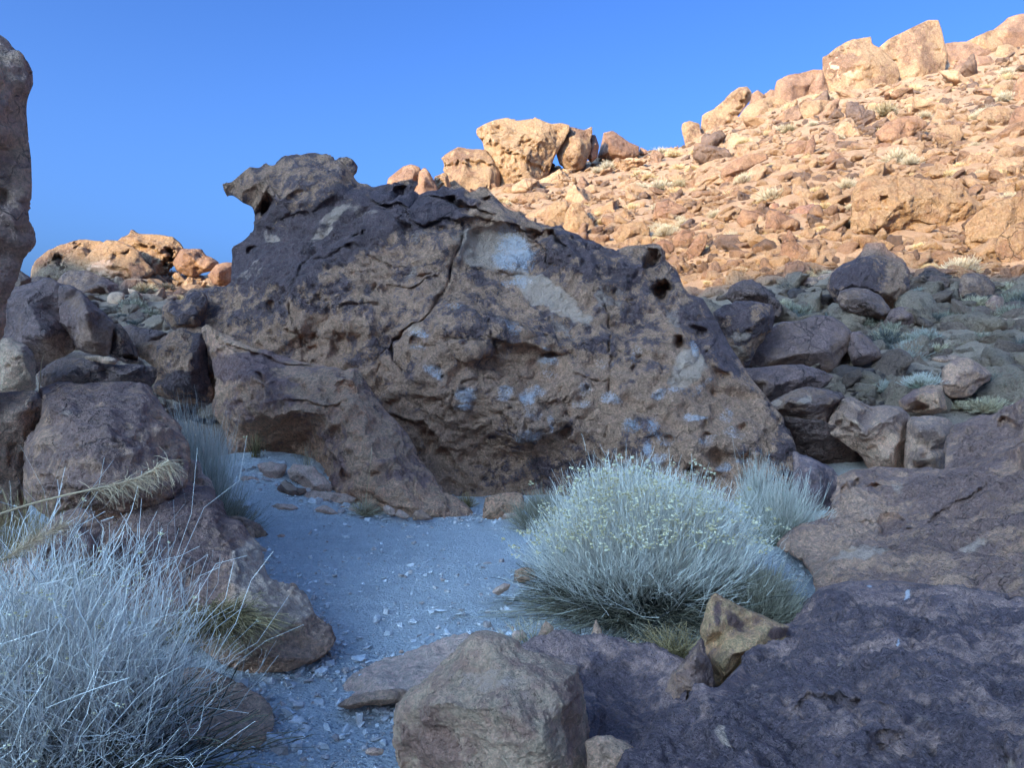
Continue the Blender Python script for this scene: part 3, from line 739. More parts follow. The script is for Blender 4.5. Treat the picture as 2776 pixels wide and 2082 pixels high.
# ------------------------------------------------------------------ left: cliff, boulders
rock('cliff', 'tall tan pitted rock face leaning in at the left edge of the view', 'F', [(-60, 60), (0, 80), (15, 92), (20, 103), (38, 110), (52, 130), (68, 160), (65, 180), (52, 210), (50, 240), (55, 300), (60, 340), (62, 400), (60, 450), (65, 490), (75, 520), (60, 540), (45, 555), (35, 590), (25, 620), (10, 660), (3, 720), (-50, 800), (-90, 1000), (-110, 1350), (-300, 1420), (-420, 700), (-360, 150), (-200, 30)],
     5.6, T=.7, Tb=1.6, mat='cliff', cat='cliff', grid=7, seed=21, rough=.7, lump=.15, blk=.5, vox=3.8, pits=.4, feats=[('crack', 'F', [(-30, 408), (10, 412), (30, 440)], .03, .2), ('pit', 'F', (10, 430), 16, 20, .12)], stains=[(0, 'F', (30, 560), 60, 120, .2), (1, 'F', (20, 640), 40, 80, .3), (0, 'F', (30, 170), 60, 100, .08)])
LB = 'boulders stacked left of the great boulder'
rock('boulder', 'big dark dome shaped boulder at the back of the left stack, against the cliff', 'A', [(-60, 720), (60, 600), (180, 570), (350, 515), (430, 560), (470, 640), (440, 780), (480, 890), (512, 960), (515, 1015), (440, 1060), (350, 1100), (270, 1160), (240, 1200), (-60, 1160)], 10.6, T=.8, mat='plain', group=LB, seed=31, grid=3, rough=.6, pits=.1,
     feats=[('crack', 'A', [(60, 910), (200, 945), (330, 960)], .02, .1)], stains=[(0, 'A', (250, 720), 300, 160, .2), (0, 'A', (420, 1000), 200, 120, -.3)])
rock('boulder', 'rounded brown boulder resting between the dark dome and a narrow grey block', 'A', [(400, 570), (480, 560), (560, 610), (640, 690), (720, 760), (790, 830), (787, 900), (772, 1000), (762, 1050), (680, 1057), (600, 1045), (530, 1010), (500, 940), (470, 880), (415, 850), (400, 700)], 10.4, T=.5, mat='plain', group=LB, seed=32, grid=3, rough=.6, pits=.15,
     feats=[('crack', 'A', [(410, 830), (450, 850), (490, 880), (505, 960), (515, 1010)], .03, .15), ('bump', 'A', (470, 595), 60, 50, .08)], stains=[(0, 'A', (460, 590), 90, 60, .3), (0, 'A', (620, 950), 200, 120, -.2)])
rock('boulder', 'narrow grey block wedged at the right end of the left stack', 'A', [(755, 830), (830, 838), (880, 890), (900, 940), (942, 1010), (957, 1060), (942, 1112), (870, 1112), (800, 1082), (755, 1052), (770, 975)], 10.6, T=.35, mat='shade', group=LB, seed=33, grid=3, rough=.8, feats=[('pit', 'A', (880, 1080), 60, 22, .3), ('crack', 'A', [(860, 860), (885, 930)], .02, .1)], stains=[(0, 'A', (820, 900), 60, 100, -.2)])
rock('boulder', 'tan rounded block under the dark dome, beside a dry stalk', 'A', [(-60, 950), (60, 925), (110, 958), (180, 985), (230, 1040), (250, 1100), (247, 1180), (247, 1290), (210, 1330), (-60, 1340)], 8.8, T=.4, mat='tan', group=LB, seed=34, grid=3, rough=.8, stains=[(0, 'A', (120, 1200), 150, 120, -.2)])
rock('boulder', 'long cracked brown block lying across beneath the dark dome', 'A', [(250, 1180), (340, 1110), (430, 1072), (560, 1075), (660, 1085), (740, 1105), (815, 1115), (900, 1110), (1010, 1120), (1080, 1150), (1082, 1200), (1050, 1262), (1000, 1300), (600, 1310), (300, 1310)], 9.7, T=.45, mat='shade', group=LB, seed=35, grid=4,
     feats=[('crack', 'A', [(330, 1150), (370, 1190), (410, 1250)], .015, .08)], stains=[(0, 'A', (620, 1170), 60, 90, .35), (0, 'A', (800, 1190), 50, 80, .35), (0, 'A', (420, 1150), 90, 60, .1)])
rock('rock_chip', 'thin pale chip lying on top of the long cracked block', 'A', [(560, 1070), (600, 1055), (700, 1058), (780, 1068), (815, 1092), (800, 1125), (740, 1122), (640, 1100)], 9.45, T=.12, mat='tan', cat='rock', seed=36, grid=3)
rock('boulder', 'pitted dark boulder with a black gap between it and the leaning slab', 'A', [(940, 980), (1040, 960), (1100, 960), (1180, 890), (1250, 860), (1320, 900), (1390, 900), (1430, 980), (1440, 1100), (1450, 1200), (1490, 1310), (1470, 1390), (1300, 1400), (1150, 1350), (1060, 1300), (1085, 1190), (1030, 1100), (960, 1060)], 10.9, T=.5, mat='hero', group=LB, seed=37, grid=4, pits=.7,
     stains=[(0, 'A', (1400, 1100), 90, 300, .3), (0, 'A', (1250, 1250), 200, 60, .3), (0, 'A', (1250, 930), 150, 80, -.1)])
rock('boulder', 'small pale loaf of rock resting on dark rock above the narrow grey block', 'A', [(735, 690), (745, 630), (800, 610), (860, 615), (865, 650), (850, 700), (790, 715)], None, mat='tan', cat='rock', seed=38, grid=3)
rock('boulder', 'dark block standing against the left shoulder of the great boulder', 'A', [(1115, 790), (1120, 720), (1180, 672), (1250, 700), (1290, 640), (1340, 610), (1420, 620), (1440, 700), (1400, 840), (1320, 900), (1200, 880)], 11.9, T=.5, mat='hero', group=LB, seed=39, grid=4, stains=[(0, 'A', (1300, 750), 200, 150, .15)])
rock('boulder', 'low dark sloping boulder behind the narrow grey block', 'A', [(820, 860), (900, 850), (980, 870), (1100, 880), (1160, 900), (1130, 990), (1000, 1060), (930, 1060), (860, 940)], 12.4, T=.5, mat='shade', group=LB, seed=40, grid=4, stains=[(0, 'A', (900, 900), 400, 200, .1)])
# purple boulders left of the path
rock('boulder', 'purple pitted boulder with a flat top, upper of the two left of the path', 'S', [(110, 1055, 5.9), (157, 1040, 6), (204, 1038, 6.1), (274, 1040, 6.1), (384, 1038, 6.1), (403, 1051, 6.1), (435, 1087, 6.0), (458, 1118, 5.9), (486, 1149, 5.8), (497, 1177, 5.7), (508, 1206, 5.6), (516, 1268, 5.5), (500, 1320, 5.3), (440, 1380, 5.2), (300, 1420, 5.1), (150, 1420, 5.1), (70, 1350, 5.2), (64, 1220, 5.3), (75, 1190, 5.4), (105, 1140, 5.6)], 5.5, T=.25, Tb=.6, mat='purple', cat='boulder', seed=41,
     inner=[(180, 1070, 5.5), (300, 1080, 5.45), (390, 1090, 5.55), (140, 1110, 5.3), (200, 1140, 5.0), (290, 1150, 4.95), (380, 1160, 5.2), (440, 1170, 5.35), (110, 1190, 4.95), (150, 1230, 4.85), (250, 1240, 4.75), (340, 1220, 4.9), (400, 1230, 5.05), (460, 1240, 5.2), (470, 1300, 5.1), (110, 1280, 4.85), (200, 1320, 4.75), (320, 1320, 4.75), (410, 1320, 4.95)], rough=.8, pits=.6, pitscale=.35,
     feats=[('pit', 'A', (650, 1350), 26, 18, .05), ('pit', 'A', (870, 1345), 24, 20, .06), ('pit', 'A', (1100, 1490), 26, 20, .05), ('crack', 'A', [(960, 1330), (970, 1460), (1010, 1600)], .02, .06), ('crack', 'A', [(1000, 1420), (1070, 1405), (1130, 1420)], .012, .05), ('pit', 'I', (860, 180), 20, 26, .1), ('pit', 'I', (800, 110), 20, 26, .1)],
     stains=[(0, 'A', (700, 1420), 400, 120, .12), (1, 'A', (450, 1440), 80, 30, .5), (0, 'A', (300, 1550), 130, 150, -.12), (0, 'I', (860, 230), 60, 60, -.3), (1, 'I', (880, 240), 50, 40, .4)])
rock('boulder', 'long purple rock with a broken tan end, lower of two left of the path', 'I', [(440, 480, 5.0), (560, 300, 5.5), (700, 240, 5.7), (860, 222, 5.9), (925, 275, 5.9), (1003, 300, 5.8), (1073, 380, 5.6), (1087, 460, 5.4), (1155, 480, 5.3), (1205, 560, 5.15), (1235, 580, 5.1), (1275, 640, 5.0), (1305, 740, 4.85), (1425, 790, 4.75), (1475, 850, 4.65), (1525, 950, 4.55), (1595, 985, 4.5), (1618, 1050, 4.4), (1560, 1135, 4.3), (1400, 1210, 4.2), (1280, 1215, 4.2), (1150, 1215, 4.2), (1080, 1150, 4.2), (1000, 1090, 4.3), (900, 1030, 4.4), (600, 900, 4.6), (400, 700, 4.8)],
     4.8, T=.25, Tb=.5, mat='purple', cat='boulder', seed=42, inner=[(620, 420, 5.0), (750, 340, 5.2), (880, 340, 5.3), (980, 380, 5.3), (600, 600, 4.65), (750, 520, 4.75), (900, 480, 4.9), (1020, 480, 5.0), (1100, 560, 4.8), (720, 720, 4.4), (880, 680, 4.5), (1020, 660, 4.6), (1130, 640, 4.65), (1190, 640, 4.75), (900, 880, 4.3), (1040, 840, 4.3), (1150, 800, 4.3), (1240, 760, 4.55), (1180, 900, 4.1), (1280, 880, 4.2), (1390, 880, 4.35), (1450, 930, 4.3), (1080, 1000, 4.15), (1200, 1030, 4.0), (1320, 1020, 4.05), (1420, 1040, 4.2), (1520, 1040, 4.25), (1180, 1140, 4.1), (1300, 1140, 4.05), (1430, 1140, 4.1)],
     rough=.9, pits=.6, pitscale=.4, feats=[('ledge', 'I', [(1150, 620), (1170, 700), (1150, 800), (1140, 900)], -.03, .04), ('pit', 'I', (1130, 560), 26, 18, .05), ('pit', 'I', (1080, 575), 24, 14, .05), ('pit', 'I', (1060, 540), 20, 14, .05), ('pit', 'I', (1135, 690), 18, 12, .05), ('crack', 'I', [(1440, 900), (1440, 1000), (1470, 1060)], .012, .04)],
     stains=[(1, 'I', (1230, 680), 130, 170, .95, 20), (1, 'I', (1260, 880), 190, 180, .75), (1, 'I', (1420, 900), 130, 100, .7), (1, 'I', (1150, 1050), 160, 120, .5), (0, 'I', (1330, 1000), 330, 260, -.34), (0, 'I', (950, 500), 300, 260, .12), (0, 'I', (1460, 980), 50, 90, .35)])
rock('boulder', 'flat pinkish rock half buried beside the path in front of the left bush', 'I', [(780, 1420, 3.5), (900, 1190, 3.85), (960, 1180, 3.85), (1050, 1220, 3.8), (1150, 1260, 3.75), (1250, 1310, 3.7), (1310, 1370, 3.6), (1337, 1430, 3.5), (1312, 1510, 3.42), (1260, 1570, 3.35), (1150, 1590, 3.3), (1000, 1560, 3.3), (800, 1500, 3.3)], 3.5, T=.1, Tb=.25, mat='lav', seed=43, grid=4, rough=.7, pits=.2, stains=[(0, 'I', (1100, 1400), 300, 200, -.25)])
rock('boulder', 'pinkish tan rock at the left edge behind golden grass', 'S', [(-60, 1075), (0, 1068), (60, 1062), (100, 1060), (128, 1110), (100, 1170), (85, 1250), (70, 1420), (-60, 1440)], 5.9, T=.4, mat='lav', seed=44, grid=4, rough=1, stains=[(0, 'S', (40, 1250), 90, 150, -.25)])
rock('boulder', 'small dark rock poking out of the grass above the left bush', 'I', [(130, 640), (200, 520), (280, 440), (370, 405), (440, 420), (485, 470), (500, 540), (470, 640), (300, 700)], 4.3, T=.2, mat='purple', cat='rock', seed=45, grid=3, pits=.3)
rock('boulder', 'tan rock low at the left edge behind the pale bush', 'I', [(-60, 700), (60, 660), (200, 650), (260, 700), (250, 800), (100, 850), (-60, 850)], 3.7, T=.2, mat='lav', cat='rock', seed=46, grid=3, stains=[(0, 'I', (100, 750), 200, 200, -.3)])

# ------------------------------------------------------------------ stones at the slab's foot
def bez(name, label, k, pts, Y, mat='pale', **kw):
    kw.setdefault('cat', 'stone')
    return rock(name, label, k, pts, Y, mat=mat, grid=kw.pop('grid', 3), rough=kw.pop('rough', .7), pits=kw.pop('pits', 0), smooth=kw.pop('smooth', 1), vox=kw.pop('vox', 1.6), **kw)
ST = 'loose stones along the foot of the leaning slab'
bez('stone', 'pale triangular stone standing on its point below the cave', 'J', [(600, 1003), (700, 990), (805, 1008), (803, 1050), (735, 1152), (690, 1135), (640, 1075)], 9.3, group=ST)
bez('stone', 'pink block shaped stone, largest of those below the cave', 'J', [(810, 1052), (850, 1000), (990, 1020), (1000, 1045), (1062, 1090), (1112, 1150), (1102, 1195), (960, 1200), (880, 1130), (828, 1100)], 9.2, group=ST)
bez('stone', 'flat wedge of pale stone left of the triangular one', 'J', [(378, 1162), (450, 1128), (520, 1078), (590, 1090), (650, 1110), (692, 1170), (650, 1200), (550, 1210), (440, 1195)], 9.2, group=ST)
bez('stone', 'dark brown twisted stone with a white top below the pink block', 'J', [(740, 1162), (790, 1108), (830, 1128), (860, 1158), (930, 1163), (942, 1192), (880, 1225), (800, 1215), (745, 1188)], 9.0, mat='shade', group=ST, stains=[(1, 'J', (830, 1140), 80, 20, .9, 30)])
bez('stone', 'long flat pinkish stone at the edge of the path', 'J', [(885, 1245), (930, 1188), (1050, 1183), (1200, 1200), (1272, 1232), (1240, 1268), (1080, 1280), (950, 1272)], 9.0, group=ST)
bez('stone', 'pale stone leaning between the purple boulder and the small blue bush', 'J', [(110, 1120), (150, 1060), (150, 970), (220, 980), (242, 1030), (238, 1062), (302, 1110), (332, 1195), (280, 1200), (200, 1150)], 7.0)
bez('stone', 'small tan stone beneath the blue bush', 'J', [(405, 1085), (440, 1000), (480, 993), (502, 1050), (500, 1100), (450, 1100)], 9.6, mat='lav', group=ST)
bez('stone', 'thin flat stone lying alone on the path below the wedge', 'J', [(505, 1285), (560, 1258), (620, 1265), (642, 1285), (580, 1302)], 8.9, group=ST, T=.08)
bez('stone', 'rounded grey stone at the left start of the row of stones', 'J', [(380, 1285), (420, 1262), (465, 1285), (472, 1312), (420, 1316)], 8.7, mat='lav', group=ST)
bez('stone', 'white wedge shaped stone touching the toe of the slab', 'J', [(1440, 1290), (1472, 1275), (1522, 1300), (1534, 1345), (1495, 1352), (1455, 1325)], 8.7, group=ST)
bez('stone', 'white pointed stone second along the toe of the slab', 'J', [(1522, 1350), (1548, 1303), (1590, 1320), (1632, 1358), (1580, 1375)], 8.65, group=ST)
bez('stone', 'brown rounded stone last along the toe of the slab', 'J', [(1640, 1360), (1655, 1312), (1705, 1305), (1745, 1335), (1785, 1375), (1640, 1382)], 8.6, mat='lav', group=ST)
bez('stone', 'low pale stone in the middle of the row on the path edge', 'J', [(975, 1320), (1010, 1290), (1065, 1278), (1110, 1300), (1155, 1340), (1080, 1352)], 8.7, group=ST, T=.1)
bez('stone', 'reddish small stone right of the low pale one', 'J', [(1135, 1300), (1160, 1280), (1192, 1285), (1195, 1310), (1150, 1315)], 8.9, mat='lav', group=ST)
bez('stone', 'grey flat stone under the reddish small one', 'J', [(1165, 1330), (1195, 1308), (1240, 1325), (1235, 1345), (1180, 1345)], 8.8, mat='lav', group=ST)
bez('stone', 'whitish flat stone between the grass tuft and the slab toe', 'J', [(1195, 1310), (1240, 1290), (1300, 1305), (1300, 1340), (1240, 1345)], 8.85, group=ST)
bez('stone', 'pink stone just behind the grass tuft', 'J', [(1310, 1300), (1360, 1270), (1420, 1275), (1440, 1320), (1400, 1350), (1330, 1340)], 8.9, mat='lav', group=ST)
bez('stone', 'broad low pinkish stone on the path left of the row', 'J', [(660, 1310), (740, 1265), (840, 1270), (885, 1300), (840, 1325), (730, 1330)], 8.7, group=ST, T=.1)
bez('stone', 'small flat stone alone on the open path', 'J', [(1365, 1400), (1400, 1388), (1425, 1398), (1400, 1408)], 8.6, mat='lav', group=ST)
bez('rock', 'pink angular block right of the slab toe at the end of the path', 'K', [(908, 320), (918, 250), (927, 193), (980, 183), (1080, 168), (1130, 178), (1150, 240), (1110, 290), (1020, 325)], 9.1, mat='slab', cat='rock', stains=[(0, 'K', (1020, 240), 200, 200, -.4)], vox=1.8)
bez('stone', 'flat white stone against the pink block and the big bush', 'K', [(1018, 310), (1030, 283), (1100, 278), (1118, 315)], 8.8)
bez('stone', 'grey stone lying against the purple ridge beside the path', 'J', [(400, 1350), (520, 1360), (620, 1400), (690, 1480), (600, 1500), (480, 1440)], 7.4, mat='lav', T=.12)
bez('stone', 'pale upright stone beside the purple ridge', 'J', [(520, 1510), (530, 1420), (560, 1412), (592, 1450), (597, 1540), (560, 1570)], 6.3, mat='lav')
bez('stone', 'pale flat stone lying on the path near the upright one', 'J', [(722, 1480), (750, 1468), (800, 1472), (795, 1492), (750, 1496)], 7.2)
bez('stone', 'whitish stone by the foot of the purple ridge', 'J', [(585, 1560), (630, 1545), (680, 1575), (665, 1592), (610, 1590)], 6.3)
bez('stone', 'flat tan stone on the path left of the big bush', 'K', [(962, 712), (985, 685), (1030, 660), (1068, 668), (1050, 700), (1002, 730)], 5.5, T=.07)
bez('stone', 'orange stone half hidden under the left side of the big bush', 'K', [(1083, 645), (1088, 590), (1130, 575), (1190, 580), (1215, 640), (1120, 660)], 5.75, mat='slab', stains=[(0, 'K', (1150, 610), 100, 80, -.4)])
bez('stone', 'rounded pinkish stone in front of the big bush', 'K', [(1065, 955), (1078, 920), (1130, 912), (1158, 950), (1120, 980)], 4.65)
bez('stone', 'small upright stone in front of the big bush', 'K', [(1062, 910), (1068, 888), (1085, 890), (1090, 915), (1075, 925)], 4.75)
bez('stone', 'tan triangular stone under the front stems of the big bush', 'K', [(1210, 945), (1230, 895), (1255, 862), (1300, 900), (1295, 950)], 4.6, mat='lav')
bez('stone', 'pointed stone under the dark centre of the big bush', 'K', [(1495, 950), (1515, 880), (1525, 848), (1560, 920), (1560, 950)], 4.5, mat='lav')
bez('stone', 'flat white stone on the path near the bottom', 'K', [(275, 1580), (290, 1558), (330, 1550), (385, 1565), (372, 1592), (310, 1598)], 3.05, T=.04)
bez('stone', 'small grey stone beside the low slab in front', 'K', [(455, 1040), (470, 1020), (495, 1030), (480, 1045)], 4.4, T=.03)

# ------------------------------------------------------------------ foreground rocks
rock('boulder', 'pale tan fractured boulder, front and centre at the bottom', 'K', [(438, 1520), (445, 1400), (460, 1340), (520, 1260), (600, 1210), (680, 1130), (770, 1060), (820, 1000), (870, 960), (930, 953), (1000, 963), (1090, 988), (1160, 1028), (1250, 1068), (1350, 1098), (1432, 1130), (1447, 1200), (1462, 1300), (1480, 1400), (1492, 1500), (1500, 1659), (1480, 1850), (520, 1850), (455, 1650)], 3.0, T=.3, Tb=.4, mat='tan', seed=51, round_=.5,
     inner=[(560, 1335, 2.82), (640, 1315, 2.72), (730, 1308, 2.66), (830, 1345, 2.62), (900, 1420, 2.60), (980, 1530, 2.58), (1080, 1620, 2.58), (560, 1480, 2.85), (640, 1580, 2.80), (760, 1480, 2.76), (800, 1640, 2.72), (900, 1560, 2.70), (520, 1620, 2.95), (700, 1760, 2.8), (950, 1750, 2.68), (1150, 1760, 2.62),
            (700, 1190, 2.82), (800, 1090, 2.86), (880, 1010, 2.93), (860, 1180, 2.76), (980, 1060, 2.86), (1100, 1060, 2.86), (1180, 1140, 2.76), (1240, 1120, 2.80), (1000, 1200, 2.70), (1110, 1230, 2.67), (1250, 1200, 2.68), (1370, 1180, 2.78), (960, 1330, 2.60), (1100, 1380, 2.58), (1250, 1350, 2.60), (1380, 1300, 2.70), (1100, 1500, 2.55), (1240, 1500, 2.57), (1310, 1430, 2.64), (1370, 1420, 2.74), (1400, 1600, 2.78), (1300, 1620, 2.62), (1420, 1250, 2.82)],
     rough=.8, blk=.7, jit=.03, pits=.0, smooth=1, vox=1.9, stains=[(1, 'K', (950, 1180), 320, 70, .5, 8), (1, 'K', (1200, 1300), 240, 60, .4, 20), (0, 'K', (600, 1500), 160, 200, .22), (0, 'K', (1130, 1110), 150, 40, .2, 15), (1, 'K', (900, 1010), 200, 40, .35), (0, 'K', (1420, 1350), 50, 260, .3)])
rock('boulder', 'low lavender slab lying behind the pale front boulder, pointing at the path', 'K', [(110, 1285, 3.95), (150, 1205, 4.1), (250, 1133, 4.2), (400, 1070, 4.25), (560, 1028, 4.3), (700, 968, 4.35), (830, 933, 4.35), (885, 948, 4.3), (950, 1050, 4.1), (900, 1250, 3.8), (700, 1330, 3.7), (520, 1290, 3.75), (430, 1300, 3.8), (300, 1305, 3.8)], 4.1, T=.14, Tb=.2, mat='pale', seed=52, grid=4, rough=.7, pits=0, stains=[(0, 'K', (300, 1180), 300, 80, -.3), (1, 'K', (420, 1140), 260, 60, .25, -20)])
bez('rock', 'thin flat rock in front of the lavender slab', 'K', [(125, 1330), (200, 1275), (330, 1248), (470, 1238), (525, 1250), (485, 1305), (330, 1325), (200, 1345)], 3.7, mat='lav', cat='rock', T=.08)
rock('boulder', 'purple rough boulder between the pale front boulder and the yellow block', 'S', [(1380, 1770, 3.9), (1412, 1751, 4.0), (1452, 1731, 4.05), (1502, 1714, 4.1), (1552, 1719, 4.1), (1592, 1726, 4.1), (1632, 1721, 4.1), (1662, 1736, 4.05), (1750, 1746, 4.0), (1817, 1772, 3.9), (1856, 1788, 3.85), (1875, 1815, 3.7), (1860, 1950, 3.3), (1720, 2140, 2.9), (1560, 2160, 2.9), (1500, 1950, 3.2), (1400, 1830, 3.6)], 3.6, T=.18, Tb=.4, mat='fore', seed=53, grid=5, rough=.9, pits=.4, pitscale=.3,
     stains=[(0, 'S', (1480, 1760), 120, 60, -.3, 15), (0, 'S', (1650, 1880), 150, 140, .08)])
rock('boulder', 'yellow tan triangular block standing on end in front of the big bush', 'L', [(378, 950), (398, 900), (420, 820), (450, 776), (500, 800), (600, 850), (700, 900), (800, 938), (822, 946), (800, 1010), (640, 1130), (450, 1290), (420, 1240), (405, 1150), (390, 1060)], 4.0, T=.25, Tb=.2, mat='yellow', seed=54, cat='rock', round_=.5,
     inner=[(440, 850, 3.9), (430, 960, 3.82), (520, 880, 3.88), (500, 980, 3.86), (600, 940, 3.92), (590, 1010, 3.78), (700, 960, 3.84), (640, 1060, 3.74), (540, 1080, 3.74), (470, 1130, 3.74), (500, 1190, 3.76)], rough=.4, blk=.25, pits=0, vox=1.5, grow=.03, stains=[(0, 'L', (560, 920), 70, 40, .3, 30), (0, 'L', (780, 960), 60, 30, .45, -20), (0, 'L', (450, 880), 20, 60, .3)])
rock('boulder', 'dark brown boulder leaning under the yellow block', 'L', [(172, 1410), (178, 1330), (218, 1200), (288, 1112), (350, 1038), (383, 1000), (400, 1080), (428, 1150), (445, 1260), (340, 1330), (250, 1450)], 3.65, T=.2, mat='purple', seed=55, cat='rock', grid=4, pits=.5, pitscale=.4)
bez('rock', 'small pink rock at the bottom right of the pale front boulder', 'K', [(1470, 1520), (1530, 1492), (1610, 1490), (1700, 1530), (1760, 1575), (1740, 1700), (1600, 1780), (1480, 1780)], 2.75, mat='lav', cat='rock', rough=.8, stains=[(0, 'K', (1600, 1600), 200, 200, -.3)])
rock('rock_slope', 'broad purple brown rock slope rising to the right edge behind the dark foreground rock', 'L', [(1078, 185, 8.6), (1150, 150, 8.7), (1280, 135, 8.8), (1450, 145, 8.7), (1620, 128, 8.4), (1720, 118, 8.2), (1800, 85, 8.0), (1900, 48, 7.8), (2024, 0, 7.3), (2250, -80, 6.8), (2350, -60, 6.5), (2400, 900, 4.0), (2100, 1050, 4.0), (1300, 1000, 4.4), (990, 900, 4.8), (950, 800, 5.2), (965, 690, 5.8), (900, 600, 6.4), (770, 530, 7.1), (850, 450, 7.3), (940, 400, 7.5), (1030, 340, 7.9), (1038, 300, 8.1), (1076, 250, 8.3)],
     7, T=.3, Tb=.8, mat='purple', cat='rock', seed=61, blk=.7, jit=.2, inner=[(1120, 210, 8.25), (1250, 190, 8.25), (1400, 210, 8.1), (1600, 200, 7.9), (1800, 170, 7.5), (1960, 120, 7.2), (1100, 300, 7.85), (1220, 290, 7.75), (1330, 300, 7.7), (1450, 300, 7.5), (1600, 280, 7.4), (1780, 280, 7.0), (2000, 220, 6.7), (1000, 400, 7.3), (1130, 380, 7.15), (1250, 400, 7.1), (1320, 430, 7.2), (1450, 420, 6.9), (1650, 400, 6.6), (1850, 380, 6.4), (2050, 350, 6.1), (900, 490, 6.95), (1000, 500, 6.75), (1150, 520, 6.45), (1300, 520, 6.3), (1500, 520, 6.1), (1750, 520, 5.8), (2000, 500, 5.5),
            (960, 570, 6.4), (1020, 620, 6.1), (1150, 620, 5.7), (1350, 620, 5.5), (1600, 620, 5.3), (1850, 640, 5.0), (2100, 620, 4.8), (1040, 720, 5.4), (1120, 700, 5.25), (1300, 720, 5.05), (1600, 750, 4.8), (2000, 780, 4.5)],
     rough=1.0, pits=.6, pitscale=.6, vox=2.3, scal=.4, feats=[('ledge', 'L', [(1180, 390), (1250, 380), (1290, 420)], .06, .08), ('ledge', 'L', [(1380, 440), (1450, 410), (1550, 360), (1680, 320), (1760, 280), (1810, 230)], .12, .10), ('pit', 'L', (1115, 235), 32, 36, .3), ('pit', 'L', (1168, 195), 14, 20, .2), ('pit', 'L', (1275, 218), 46, 32, .3, 20), ('crack', 'L', [(1000, 460), (1060, 470), (1150, 460)], .03, .08), ('pit', 'L', (1340, 400), 60, 50, .14), ('crack', 'L', [(1340, 580), (1400, 575)], .02, .06),
     ('ledge', 'L', [(980, 640), (1100, 600), (1250, 560), (1350, 520)], .05, .08)],
     stains=[(1, 'L', (1180, 580), 180, 50, .75, -18), (1, 'L', (1780, 510), 120, 30, .6, -20), (1, 'L', (1380, 220), 50, 50, .5), (1, 'L', (1230, 310), 60, 30, .4), (0, 'L', (900, 580), 200, 100, -.35), (0, 'L', (1150, 350), 200, 100, -.2), (0, 'L', (1350, 400), 80, 60, .3), (1, 'L', (1900, 650), 150, 40, .35, -20), (0, 'L', (1700, 250), 300, 120, .12), (0, 'L', (1000, 720), 160, 60, -.15)])
